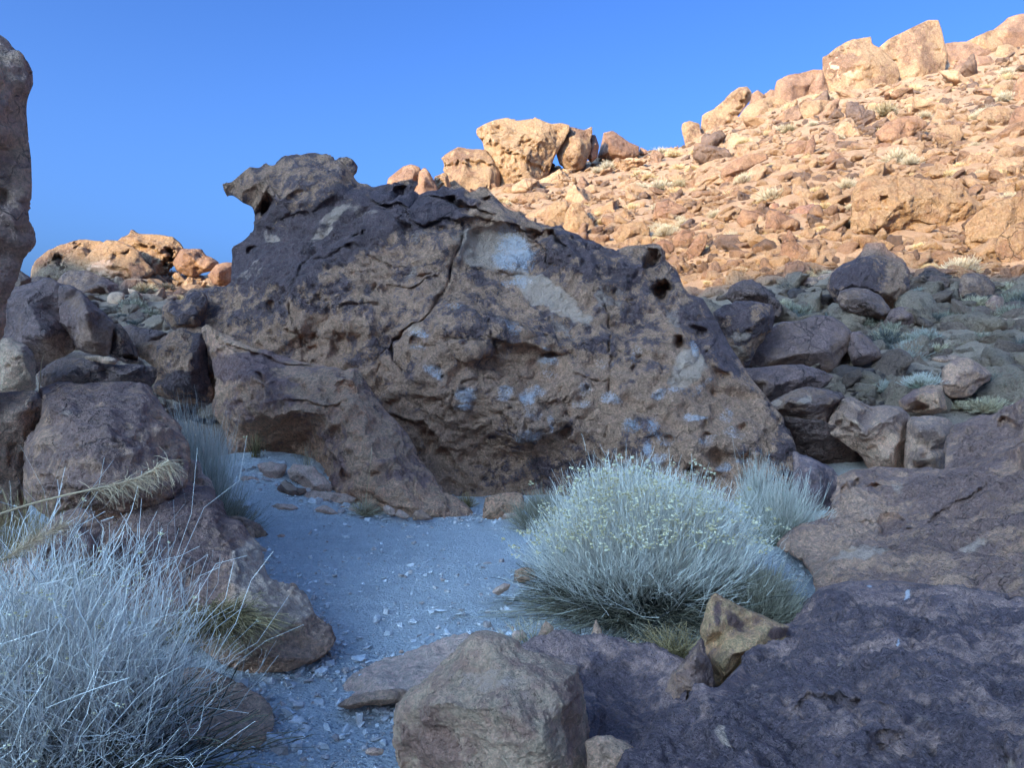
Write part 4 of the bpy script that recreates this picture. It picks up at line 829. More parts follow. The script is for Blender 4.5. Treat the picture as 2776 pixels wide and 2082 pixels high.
rock('foreground_rock', 'great dark blue purple rock filling the bottom right corner', 'L', [(880, 850, 4.6), (925, 790, 4.8), (965, 745, 4.9), (1100, 708, 4.9), (1250, 700, 4.9), (1400, 705, 4.85), (1550, 725, 4.75), (1700, 740, 4.6), (2024, 820, 4.3), (2220, 870, 4.1), (2280, 1850, 2.0), (1500, 1900, 1.95), (600, 1900, 2.05), (-60, 1840, 2.3), (-10, 1620, 2.65), (110, 1490, 2.85), (200, 1405, 3.0), (290, 1330, 3.1), (330, 1262, 3.15), (400, 1240, 3.2), (452, 1262, 3.2), (480, 1228, 3.3), (600, 1100, 3.65), (700, 1030, 3.9), (820, 940, 4.25), (858, 905, 4.4)],
     3.5, T=.3, Tb=.7, mat='fore', cat='rock', seed=62, blk=1.2, jit=.13, inner=[(960, 850, 4.35), (1050, 780, 4.5), (1200, 760, 4.5), (1260, 840, 4.2), (1400, 790, 4.35), (1600, 830, 4.1), (1800, 860, 3.95), (2050, 900, 3.7), (880, 960, 4.0), (1000, 930, 3.95), (1150, 900, 3.95), (1180, 940, 3.8), (1350, 950, 3.75), (1550, 960, 3.65), (1800, 1000, 3.45), (2100, 1050, 3.2), (720, 1120, 3.55), (850, 1080, 3.55), (1000, 1080, 3.45), (1150, 1060, 3.4), (1350, 1100, 3.2), (1600, 1120, 3.1), (1900, 1150, 2.95),
            (600, 1220, 3.2), (720, 1260, 3.1), (870, 1220, 3.1), (1000, 1300, 2.9), (1080, 1260, 2.85), (1220, 1290, 2.85), (1130, 1400, 2.75), (1400, 1280, 2.75), (1650, 1300, 2.6), (1950, 1330, 2.5), (350, 1330, 3.0), (420, 1330, 2.95), (440, 1420, 2.8), (300, 1420, 2.85), (550, 1380, 2.85), (700, 1400, 2.75), (900, 1420, 2.7), (1050, 1480, 2.6), (1250, 1450, 2.5), (1300, 1550, 2.4), (1500, 1480, 2.35), (1800, 1520, 2.2), (2150, 1600, 2.05),
            (180, 1520, 2.7), (300, 1560, 2.6), (420, 1600, 2.5), (600, 1600, 2.4), (850, 1620, 2.3), (1100, 1650, 2.2), (100, 1700, 2.45), (400, 1800, 2.2), (900, 1820, 2.05), (1500, 1750, 2.02), (2000, 1750, 1.98)],
     rough=1.0, pits=1.0, pitscale=.42, vox=2.5, scal=.4, feats=[('ledge', 'L', [(880, 1360), (930, 1330), (1000, 1300), (1060, 1310), (1100, 1260), (1200, 1320), (1280, 1370)], .05, .05), ('crack', 'L', [(890, 1040), (840, 1120), (800, 1240), (760, 1330)], .012, .05), ('ledge', 'L', [(1200, 700), (1400, 710), (1700, 730), (1800, 790), (2024, 830)], .04, .05), ('crack', 'L', [(1290, 1370), (1320, 1480), (1380, 1600)], .015, .05), ('crack', 'L', [(410, 1380), (400, 1500), (420, 1600)], .014, .05),
     ('pit', 'L', (1350, 860), 16, 10, .03), ('pit', 'L', (1325, 905), 16, 12, .04), ('pit', 'L', (1450, 1010), 22, 22, .04), ('pit', 'L', (1975, 1260), 24, 18, .04), ('pit', 'L', (1930, 1480), 50, 44, .05), ('pit', 'L', (1800, 1330), 20, 18, .04), ('pit', 'L', (600, 1560), 34, 18, .04), ('pit', 'L', (1770, 1440), 14, 10, .03), ('pit', 'L', (1200, 1360), 80, 40, .07, 20), ('pit', 'L', (1090, 835), 30, 8, .03), ('ledge', 'L', [(1440, 960), (1500, 940), (1600, 1030), (1640, 1035)], .02, .04)],
     stains=[(0, 'L', (800, 1500), 1200, 500, .10), (1, 'L', (200, 1600), 60, 40, .35), (1, 'L', (1500, 1350), 90, 40, .35, 30), (1, 'L', (1650, 1150), 70, 30, .35, 20), (1, 'L', (460, 1460), 40, 60, .6, 20), (1, 'L', (1070, 1150), 50, 30, .5), (1, 'L', (730, 1160), 30, 16, .5, 40), (0, 'L', (350, 1300), 140, 120, -.12), (2, 'L', (1420, 775), 16, 18, 1.1), (2, 'L', (1395, 1022), 9, 9, 1.1), (2, 'L', (1250, 730), 14, 10, .9), (1, 'L', (1900, 1600), 40, 60, .5), (0, 'L', (1400, 760), 300, 60, -.08)])

# ------------------------------------------------------------------ right: shaded boulders below the talus
RG = 'shaded boulders right of the great boulder'
rock('boulder', 'purple mass of rock with one dark hollow at the right edge, behind the rock slope', 'G', [(1650, 1480, 9.2), (1660, 1300, 9.6), (1700, 1180, 9.8), (1830, 1112, 9.8), (1950, 1102, 9.6), (2000, 1062, 9.5), (2060, 1040, 9.3), (2131, 1008, 9.1), (2300, 940, 8.7), (2500, 930, 8.3), (2500, 1500, 7.6), (2131, 1500, 8.1), (1800, 1520, 8.8)], 9.3, T=.7, Tb=1, mat='purple', group=RG, seed=63, grid=5, feats=[('pit', 'G', (2030, 1160), 50, 30, .25), ('ledge', 'G', [(1850, 1440), (1960, 1370), (2060, 1310), (2131, 1280)], .08, .1)], stains=[(0, 'G', (1900, 1250), 300, 200, .06)])
rock('boulder', 'lavender boulder with small caves in its top, sloping down to a dark hollow', 'G', [(950, 1185), (1000, 1075), (1060, 1010), (1110, 1000), (1220, 1060), (1300, 1050), (1400, 1060), (1452, 1110), (1445, 1170), (1445, 1300), (1440, 1480), (1250, 1490), (1210, 1415), (1150, 1335), (1080, 1275), (1000, 1225)], 11.6, T=.8, Tb=1, mat='lav', group=RG, seed=64, grid=4, feats=[('pit', 'G', (1130, 1185), 36, 24, .25), ('pit', 'G', (1035, 1165), 16, 26, .2), ('crack', 'G', [(1100, 1000), (1200, 1050), (1240, 1060)], .02, .1), ('ledge', 'G', [(1130, 1205), (1200, 1215), (1260, 1190)], .06, .08)], stains=[(0, 'G', (1300, 1110), 260, 80, .2), (0, 'G', (1200, 1350), 300, 140, -.25)])
rock('boulder', 'square lavender block against the purple mass, with a hollow at its foot', 'G', [(1435, 1165), (1455, 1112), (1560, 1108), (1690, 1128), (1722, 1170), (1692, 1225), (1665, 1300), (1660, 1480), (1420, 1490)], 11.0, T=.6, mat='lav', group=RG, seed=65, grid=4, feats=[('pit', 'G', (1530, 1390), 55, 30, .25), ('crack', 'G', [(1560, 1280), (1550, 1340), (1500, 1360)], .02, .1)], stains=[(0, 'G', (1600, 1200), 160, 100, .15)])
rock('boulder', 'rock wall in the hollow under the lavender boulder, coloured dark for the shade there', 'G', [(680, 1110, 11.2), (800, 1120, 11.2), (950, 1140, 11.3), (1080, 1200, 11.5), (1260, 1380, 12.2), (1220, 1560, 12.9), (1050, 1600, 13.0), (880, 1600, 13.0), (720, 1500, 12.8), (700, 1250, 11.9)], 12.2, T=.15, Tb=.4, mat='shade', group=RG, seed=66, grid=4, stains=[(0, 'G', (950, 1300), 500, 300, .5)])  # dark colouring and forward lean put the hollow's shade into this added wall
rock('boulder', 'rounded roof rock with a tan stripe above the dark hollow', 'G', [(600, 1045), (680, 1000), (760, 960), (850, 938), (930, 948), (1040, 968), (1070, 1000), (1000, 1070), (962, 1170), (900, 1195), (800, 1155), (690, 1135), (620, 1085)], 11.7, T=.7, Tb=1.2, mat='shade', group=RG, seed=67, grid=4, feats=[('crack', 'G', [(700, 1115), (820, 1130), (930, 1190)], .03, .1), ('ledge', 'G', [(720, 1000), (710, 1060)], .05, .06)], stains=[(1, 'G', (800, 1010), 26, 90, .7, 35), (1, 'G', (665, 1040), 60, 30, .6), (0, 'G', (900, 1020), 120, 70, .2)])
rock('boulder', 'dark slanting slab at the bottom of the hollow, beside the grass bush', 'G', [(765, 1318), (820, 1338), (920, 1378), (1000, 1428), (1037, 1480), (1032, 1600), (980, 1680), (900, 1720), (800, 1720), (762, 1560)], 9.9, T=.5, mat='fore', group=RG, seed=68, grid=4, stains=[(0, 'G', (900, 1500), 200, 200, .1)])
rock('boulder', 'long low purple slab behind the right shoulder of the great boulder', 'G', [(400, 830), (560, 825), (700, 810), (830, 806), (930, 838), (1010, 870), (970, 925), (900, 955), (840, 960), (740, 1000), (600, 1060), (540, 980), (440, 920)], 13.2, T=.6, mat='plain', group=RG, seed=69, grid=4, rough=.7, stains=[(0, 'G', (700, 860), 300, 60, .25)])
rock('boulder', 'large plain brown wedge with a flat face, middle of the shaded slope', 'G', [(475, 800), (510, 700), (600, 610), (700, 550), (800, 540), (900, 508), (1000, 518), (1060, 558), (1112, 620), (1104, 700), (1050, 770), (1010, 850), (900, 850), (700, 830), (560, 840)], 15.0, T=.7, mat='plain', group=RG, seed=70, grid=2.4, rough=.3, blk=.25, pits=.05, inner=[(620, 690, 14.75), (700, 620, 14.8), (820, 600, 14.7), (920, 570, 14.75), (1010, 590, 14.8), (1060, 660, 14.75), (960, 720, 14.45), (800, 740, 14.4), (640, 780, 14.5), (1000, 780, 14.6)], feats=[('crack', 'G', [(710, 795), (740, 760)], .03, .1), ('ledge', 'G', [(1000, 760), (1060, 700), (1100, 630)], .06, .1)], stains=[(0, 'G', (560, 680), 140, 140, .2), (0, 'G', (850, 700), 300, 150, -.05)])
rock('boulder', 'triangular brown block propped against the right side of the brown wedge', 'G', [(1085, 720), (1110, 608), (1160, 608), (1230, 660), (1282, 720), (1292, 762), (1200, 800), (1120, 815)], 14.8, T=.45, mat='plain', group=RG, seed=71, grid=3, rough=.6, pits=.05)
rock('boulder', 'dark crusted boulder with a pale flaked underside left of the brown wedge', 'G', [(285, 490), (350, 450), (430, 428), (560, 428), (645, 450), (652, 520), (640, 600), (560, 690), (510, 780), (500, 820), (420, 820), (370, 740), (330, 640)], 14.2, T=.6, mat='hero', group=RG, seed=72, grid=4, stains=[(0, 'G', (450, 540), 250, 120, .25), (1, 'G', (450, 620), 100, 40, .55), (1, 'G', (430, 720), 90, 60, .6)])
rock('boulder', 'dark boulder whose top just reaches the sunlight', 'G', [(360, 400), (400, 330), (460, 308), (520, 298), (580, 330), (640, 390), (702, 450), (690, 530), (640, 520), (560, 450), (430, 455)], 17.5, T=.6, mat='shade', group=RG, seed=73, grid=3.5, stains=[(0, 'G', (520, 380), 200, 80, .2)])
rock('boulder', 'large dark peaked boulder at the edge of the sunlight', 'G', [(965, 350), (990, 270), (1060, 210), (1150, 175), (1250, 158), (1330, 168), (1420, 200), (1452, 250), (1462, 340), (1452, 395), (1400, 450), (1370, 500), (1300, 470), (1200, 430), (1100, 450), (1020, 440)], 18.8, T=1.0, mat='hero', group=RG, seed=74, grid=4, feats=[('ledge', 'G', [(1040, 360), (1100, 340), (1190, 345), (1270, 390), (1340, 460)], .15, .15), ('crack', 'G', [(1280, 260), (1290, 340), (1350, 450)], .05, .2)], stains=[(0, 'G', (1150, 280), 200, 140, .2), (0, 'G', (1350, 300), 120, 160, -.12)])
rock('boulder', 'sunlit cap of rock behind the dark peaked boulder', 'G', [(1115, 200), (1170, 130), (1190, 90), (1240, 78), (1300, 78), (1322, 128), (1380, 158), (1442, 205), (1430, 260), (1200, 260)], 20.4, T=.6, mat='shade', group=RG, seed=75, grid=3.5, stains=[(0, 'G', (1250, 120), 100, 80, -.4)])
rock('boulder', 'rounded boulder lying in front of the dark peaked boulder', 'G', [(1025, 420), (1038, 370), (1110, 345), (1200, 350), (1270, 390), (1330, 450), (1348, 490), (1305, 545), (1200, 520), (1100, 500), (1040, 465)], 17.6, T=.6, mat='shade', group=RG, seed=76, grid=3, feats=[('crack', 'G', [(1060, 480), (1110, 490), (1170, 470)], .03, .1)])
rock('boulder', 'small brown boulder carrying a bright pale bush', 'G', [(1290, 570), (1340, 480), (1400, 458), (1502, 478), (1485, 560), (1430, 600), (1340, 600)], 17.4, T=.5, mat='plain', group=RG, seed=77, grid=3, rough=.8)
rock('boulder', 'pitted brown boulder with a dark hollow beneath, below a pale bush', 'G', [(1385, 1020), (1470, 960), (1560, 928), (1645, 928), (1665, 1000), (1675, 1070), (1600, 1100), (1500, 1090), (1400, 1080)], 12.6, T=.45, mat='slab', group=RG, seed=78, grid=3.5, feats=[('pit', 'G', (1510, 1070), 60, 24, .3)], stains=[(0, 'G', (1440, 980), 80, 60, .3)])
rock('boulder', 'dark purple diamond shaped boulder with an overhang, alone on the grassy slope', 'G', [(1635, 930), (1650, 830), (1720, 768), (1800, 758), (1880, 810), (1942, 860), (1932, 902), (1870, 935), (1820, 990), (1700, 1010), (1665, 980)], 13.4, T=.5, mat='purple', group=RG, seed=79, grid=3, rough=.7, pits=.2, feats=[('ledge', 'G', [(1680, 930), (1760, 940), (1860, 900), (1930, 890)], .08, .08)])
for lab, pts, mt in [('grey brown triangular rock just below the sunlight, right of the peaked boulder', [(1555, 320), (1575, 270), (1640, 275), (1700, 300), (1680, 350), (1640, 385), (1590, 370)], 'shade'),
                 ('low broad brown rock below the sunlit pale bush', [(1740, 380), (1760, 270), (1830, 262), (1900, 270), (1965, 330), (1950, 400), (1860, 430), (1770, 430)], 'shade'),
                 ('small rounded purple rock below the low broad brown rock', [(1895, 440), (1950, 385), (2010, 408), (2015, 480), (1960, 495), (1915, 480)], 'purple'),
                 ('tan boxy rock near the right edge of the shaded slope', [(1938, 580), (1960, 520), (2040, 528), (2045, 595), (1990, 600)], 'lav'),
                 ('flat tan rock at the right edge of the shaded slope', [(2045, 585), (2060, 530), (2140, 525), (2190, 560), (2160, 595)], 'tan'),
                 ('flat pink rock in the middle of the shaded slope', [(1415, 615), (1450, 593), (1500, 600), (1532, 625), (1480, 645)], 'lav'),
                 ('small upright rock beside the triangular one', [(1705, 350), (1710, 300), (1745, 295), (1755, 340), (1735, 360)], 'shade'),
                 ('pale flat stone above the diamond shaped boulder', [(1570, 770), (1650, 745), (1750, 750), (1760, 780), (1640, 800)], 'lav'),
                 ('dark rock under the right end of the peaked boulder', [(1460, 350), (1480, 330), (1530, 335), (1545, 375), (1500, 385)], 'shade'),
                 ('small pale rock right of the boulder that reaches the sunlight', [(810, 330), (830, 290), (880, 280), (920, 310), (900, 345), (850, 350)], 'lav'),
                 ('grey rock left of the peaked boulder', [(900, 300), (930, 265), (990, 262), (1000, 290), (960, 320)], 'lav')]:
    rock('rock', lab, 'G', pts, None, mat=mt, cat='rock', group='smaller rocks on the shaded slope', grid=2.5, rough=.8, pits=.1)
# ------------------------------------------------------------------ far left sunlit outcrop
OC = 'sunlit outcrop above the left gap'
def far(name, lab, k, pts, Y, mat='sunlit', group=None, **kw):
    kw.setdefault('grid', 3.2); kw.setdefault('vox', 1.7); kw.setdefault('rough', 1.0); kw.setdefault('pits', .3); kw.setdefault('smooth', 0); kw.setdefault('cat', 'boulder'); kw.setdefault('grow', .03)
    if Y is not None: kw.setdefault('bottom', .16)
    return rock(name, lab, k, pts, Y, mat=mat, group=group, **kw)
far('boulder', 'pitted sunlit rock at the left end of the far left outcrop', 'A', [(215, 560), (225, 470), (240, 410), (290, 370), (340, 330), (430, 290), (510, 262), (590, 253), (700, 270), (760, 300), (720, 400), (680, 500), (600, 560), (350, 580)], 45, T=2.0, group=OC, pits=.9, grid=4, rough=1.5, feats=[('pit', 'A', (530, 290), 28, 26, .6), ('pit', 'A', (410, 400), 34, 30, .7), ('pit', 'A', (340, 420), 40, 40, .5)])
far('boulder', 'smooth faced sunlit boulder in the middle of the far left outcrop', 'A', [(560, 405), (640, 340), (740, 263), (820, 268), (900, 300), (960, 340), (1000, 400), (1062, 470), (970, 540), (880, 545), (820, 575), (700, 530), (600, 460)], 43.5, T=2.0, group=OC, grid=3, feats=[('pit', 'A', (790, 370), 30, 40, .4, 30), ('pit', 'A', (860, 345), 30, 20, .5)], stains=[(1, 'A', (740, 470), 180, 60, .7, 25), (0, 'A', (930, 470), 60, 60, .5)])
far('boulder', 'highest rock of the far left outcrop with a small spike on top', 'A', [(815, 270), (850, 240), (905, 218), (908, 195), (922, 188), (960, 218), (1100, 223), (1190, 238), (1240, 278), (1267, 320), (1245, 350), (1215, 405), (1150, 450), (1060, 490), (960, 450), (860, 350)], 46, T=2.0, group=OC, pits=.7, rough=1.5, grid=4, feats=[('pit', 'A', (1180, 380), 50, 60, 1.6, 30), ('ledge', 'A', [(1000, 300), (1100, 320), (1200, 320)], .3, .4)])
far('boulder', 'brown block at the right of the far left outcrop', 'A', [(1200, 420), (1210, 390), (1260, 318), (1400, 323), (1417, 360), (1460, 375), (1512, 410), (1500, 450), (1400, 465), (1330, 490), (1230, 460)], 45, T=1.4, mat='sunred', group=OC)
far('boulder', 'round reddish boulder at the far right of the left outcrop, beside the great boulder', 'A', [(1440, 500), (1500, 428), (1560, 413), (1640, 420), (1640, 540), (1560, 560), (1480, 545)], 40, T=1.4, mat='sunred', group=OC, pits=.5)
far('boulder', 'shaded flat topped rock just under the far left outcrop', 'A', [(380, 560), (450, 480), (520, 470), (600, 472), (700, 510), (800, 560), (840, 590), (760, 640), (560, 640), (400, 600)], 38, T=1.4, mat='shade', group=OC)
far('boulder', 'grey shaded ledge in front of the far left outcrop', 'A', [(160, 620), (190, 540), (260, 510), (350, 520), (420, 560), (560, 610), (560, 680), (300, 700)], 30, T=1.2, mat='shade', group=OC)
far('boulder', 'small red rock in the notch beside the left cliff', 'A', [(60, 680), (90, 480), (130, 465), (180, 500), (215, 520), (200, 600), (140, 680)], 24, T=.8, mat='sunred')
far('rock', 'flat leaning sunlit flake below the far left outcrop', 'A', [(885, 590), (930, 600), (980, 630), (1015, 660), (1000, 680), (930, 655), (895, 625)], None, mat='tan', cat='rock', grid=2.5)
far('rock', 'rust coloured rock under the smooth faced sunlit boulder', 'A', [(820, 580), (870, 530), (950, 530), (950, 560), (890, 600), (880, 640), (820, 620)], None, mat='sunred', cat='rock', grid=2.5)
far('rock', 'low sunlit rock at the right end of the left slope', 'A', [(1290, 560), (1300, 500), (1360, 490), (1400, 520), (1390, 560)], None, cat='rock', grid=2.5)

# ------------------------------------------------------------------ crest of the talus hill
CG = 'boulders along the crest of the hill'
far('boulder', 'red brown pair topped rock at the low left end of the hill crest', 'C', [(-20, 720), (0, 570), (10, 530), (60, 490), (110, 450), (170, 431), (230, 455), (245, 500), (228, 560), (190, 640), (150, 720)], 58, T=2, mat='sunred', group=CG)
far('boulder', 'smooth red slab leaning on the low left end of the hill crest', 'C', [(190, 720), (185, 640), (215, 560), (225, 485), (265, 453), (290, 480), (320, 530), (345, 580), (368, 632), (370, 720)], 57, T=1.8, mat='sunred', group=CG, pits=.05, rough=.6)
far('boulder', 'two small upright blocks left of the tan ledge on the crest', 'C', [(345, 700), (330, 560), (335, 520), (400, 488), (425, 500), (437, 560), (455, 600), (430, 700)], 59, T=1.6, group=CG, pits=.1, rough=.7, feats=[('crack', 'C', [(385, 490), (378, 560), (385, 620)], .3, .8)])
far('boulder', 'broad tan ledge under the left side of the capstone', 'C', [(380, 388), (450, 340), (500, 313), (600, 325), (690, 333), (740, 400), (790, 500), (790, 600), (700, 650), (500, 680), (445, 640), (420, 500), (398, 470), (412, 430)], 62, T=2.6, group=CG, grid=4, pits=.1, rough=.9, feats=[('ledge', 'C', [(420, 430), (520, 400), (620, 400), (740, 430)], .5, .6)], stains=[(0, 'C', (550, 340), 150, 40, .3)])
far('boulder', 'great golden capstone, largest rock on the middle of the crest', 'C', [(635, 222), (643, 180), (700, 148), (760, 123), (850, 106), (920, 123), (1000, 118), (1045, 102), (1090, 128), (1150, 150), (1220, 143), (1277, 158), (1272, 200), (1222, 290), (1172, 370), (1132, 460), (1085, 540), (1000, 560), (900, 540), (800, 560), (760, 480), (702, 360), (680, 262)], 63, T=3.0, group=CG, grid=5, pits=.85, rough=2.0, seed=91,
    feats=[('ledge', 'C', [(700, 260), (850, 330), (1000, 400), (1130, 460)], .5, .8), ('pit', 'C', (1000, 300), 90, 60, .7, 30), ('pit', 'C', (850, 380), 60, 90, .5), ('pit', 'C', (780, 200), 50, 40, .5)], stains=[(0, 'C', (900, 300), 500, 300, -.25)])
far('boulder', 'dark topped block split from the capstone by a black gap', 'C', [(1195, 345), (1232, 280), (1275, 205), (1292, 168), (1340, 178), (1390, 190), (1400, 182), (1442, 163), (1447, 210), (1430, 260), (1440, 300), (1420, 360), (1380, 420), (1290, 440), (1220, 400)], 64, T=2.2, group=CG, grid=4, stains=[(0, 'C', (1330, 200), 120, 40, .5)])
far('boulder', 'small dark shard beside the split block on the crest', 'C', [(1400, 360), (1432, 222), (1467, 223), (1492, 300), (1482, 360), (1440, 390)], 65, T=1.2, mat='shade', group=CG)
far('boulder', 'hut shaped rock with a dark front standing alone on the crest', 'C', [(1485, 360), (1518, 270), (1530, 208), (1590, 193), (1640, 225), (1700, 270), (1772, 300), (1767, 350), (1650, 380), (1550, 370)], 67, T=1.6, mat='sunred', group=CG, grid=4, stains=[(0, 'C', (1640, 290), 120, 60, .5)])
far('boulder', 'tiny sloping rock at the low notch of the crest', 'C', [(1775, 360), (1785, 308), (1815, 320), (1855, 350), (1860, 375)], 68, T=.8, mat='shade', group=CG)
E_ = [('small tan knob at the lower end of the upper crest', [(105, 762), (110, 730), (150, 715), (210, 730), (218, 780), (235, 850), (230, 900), (150, 900), (122, 840)], 72, 'sunlit'),
      ('long sunlit block leaning left, lowest large one of the upper crest', [(215, 780), (228, 680), (290, 648), (340, 608), (400, 548), (440, 518), (490, 513), (517, 545), (512, 590), (472, 640), (402, 725), (330, 800), (300, 900), (230, 860)], 73, 'sunlit'),
      ('small pointed rock between the leaning block and the round pitted boulder', [(500, 620), (520, 555), (555, 530), (602, 565), (600, 620)], 77, 'sunred'),
      ('round pitted boulder right of the leaning block', [(420, 740), (470, 655), (500, 622), (560, 592), (640, 572), (720, 590), (772, 640), (740, 690), (690, 740), (660, 800), (560, 830), (500, 880), (430, 830)], 72.5, 'sunlit'),
      ('small dark topped rock wedged on the crest behind the pitted boulder', [(590, 600), (595, 550), (640, 523), (667, 540), (670, 600)], 78, 'sunred'),
      ('flat topped reddish block left of the twin blocks', [(655, 600), (660, 520), (672, 478), (740, 440), (800, 433), (880, 410), (942, 412), (905, 480), (865, 530), (830, 600), (740, 620)], 76, 'sunred'),
      ('thin wedge of rock leaning on the left twin block', [(840, 600), (868, 500), (940, 413), (955, 460), (975, 520), (1005, 575), (1000, 620), (880, 640)], 75.5, 'sunred'),
      ('left twin block, square with a stepped cap, on the upper crest', [(942, 340), (975, 323), (1020, 288), (1080, 253), (1130, 233), (1222, 223), (1227, 265), (1282, 290), (1335, 340), (1380, 390), (1390, 450), (1350, 500), (1340, 600), (1320, 670), (1220, 670), (1150, 620), (1050, 620), (1000, 590), (958, 500), (943, 430)], 76, 'sunlit'),
      ('right twin block, taller with a smooth rounded side, on the upper crest', [(1270, 290), (1330, 238), (1400, 198), (1480, 158), (1560, 120), (1622, 120), (1642, 180), (1662, 270), (1674, 330), (1658, 430), (1600, 520), (1520, 600), (1430, 660), (1330, 660), (1290, 560), (1310, 470), (1350, 400)], 78, 'sunlit'),
      ('shaded ridge of rocks right of the twin blocks', [(1650, 420), (1668, 253), (1730, 248), (1800, 246), (1850, 258), (1962, 260), (1970, 340), (1850, 380), (1740, 440)], 84, 'sunred'),
      ('narrow pale ridge rock leading up to the topmost dome', [(1780, 270), (1790, 245), (1870, 203), (1930, 178), (1985, 168), (2010, 260), (1960, 300), (1850, 290)], 84, 'sunlit'),
      ('topmost orange dome at the upper right corner', [(1930, 260), (1935, 190), (1990, 148), (2040, 103), (2100, 86), (2200, 73), (2400, 80), (2450, 300), (2150, 320), (2000, 310)], 85, 'sunred'),
      ('tan outcrop just below the topmost dome', [(1950, 350), (1980, 268), (2040, 258), (2100, 290), (2200, 300), (2200, 380), (2050, 370)], 80, 'sunlit'),
      ('rounded brown rock below the shaded ridge', [(1710, 420), (1720, 375), (1760, 348), (1850, 328), (1930, 330), (1968, 380), (1940, 425), (1850, 440), (1760, 430)], 77, 'sunred')]
_ef = {7: [('crack', 'E', [(980, 330), (1060, 300), (1140, 285), (1150, 330)], .15, .5), ('crack', 'E', [(1020, 540), (1120, 490), (1250, 440)], .2, .4), ('ledge', 'E', [(1000, 420), (1150, 400), (1270, 380)], .2, .4), ('crack', 'E', [(1240, 360), (1225, 460), (1280, 560)], .2, .5)],
       8: [('pit', 'E', (1320, 410), 50, 60, 1.6), ('crack', 'E', [(1290, 500), (1400, 470), (1500, 450), (1600, 440)], .2, .4), ('pit', 'E', (1615, 295), 10, 16, .5), ('pit', 'E', (1632, 292), 8, 16, .5)],
       1: [('ledge', 'E', [(380, 720), (440, 640), (490, 560)], .5, .7)]}
for i, (lab, pts, Y, mt) in enumerate(E_):
    far('boulder', lab, 'E', pts, Y, mat=mt, group=CG, grid=4 if i in (7, 8) else 3, pits=.15 if i != 3 else .5, rough=.9, seed=300 + i, feats=_ef.get(i, ()),
        stains=[(0, 'E', (1050, 370), 130, 70, .3), (1, 'E', (1010, 390), 40, 20, .8), (1, 'E', (1100, 440), 100, 40, .5)] if i == 7 else ([(0, 'E', (1500, 250), 160, 150, .16)] if i == 8 else ()))
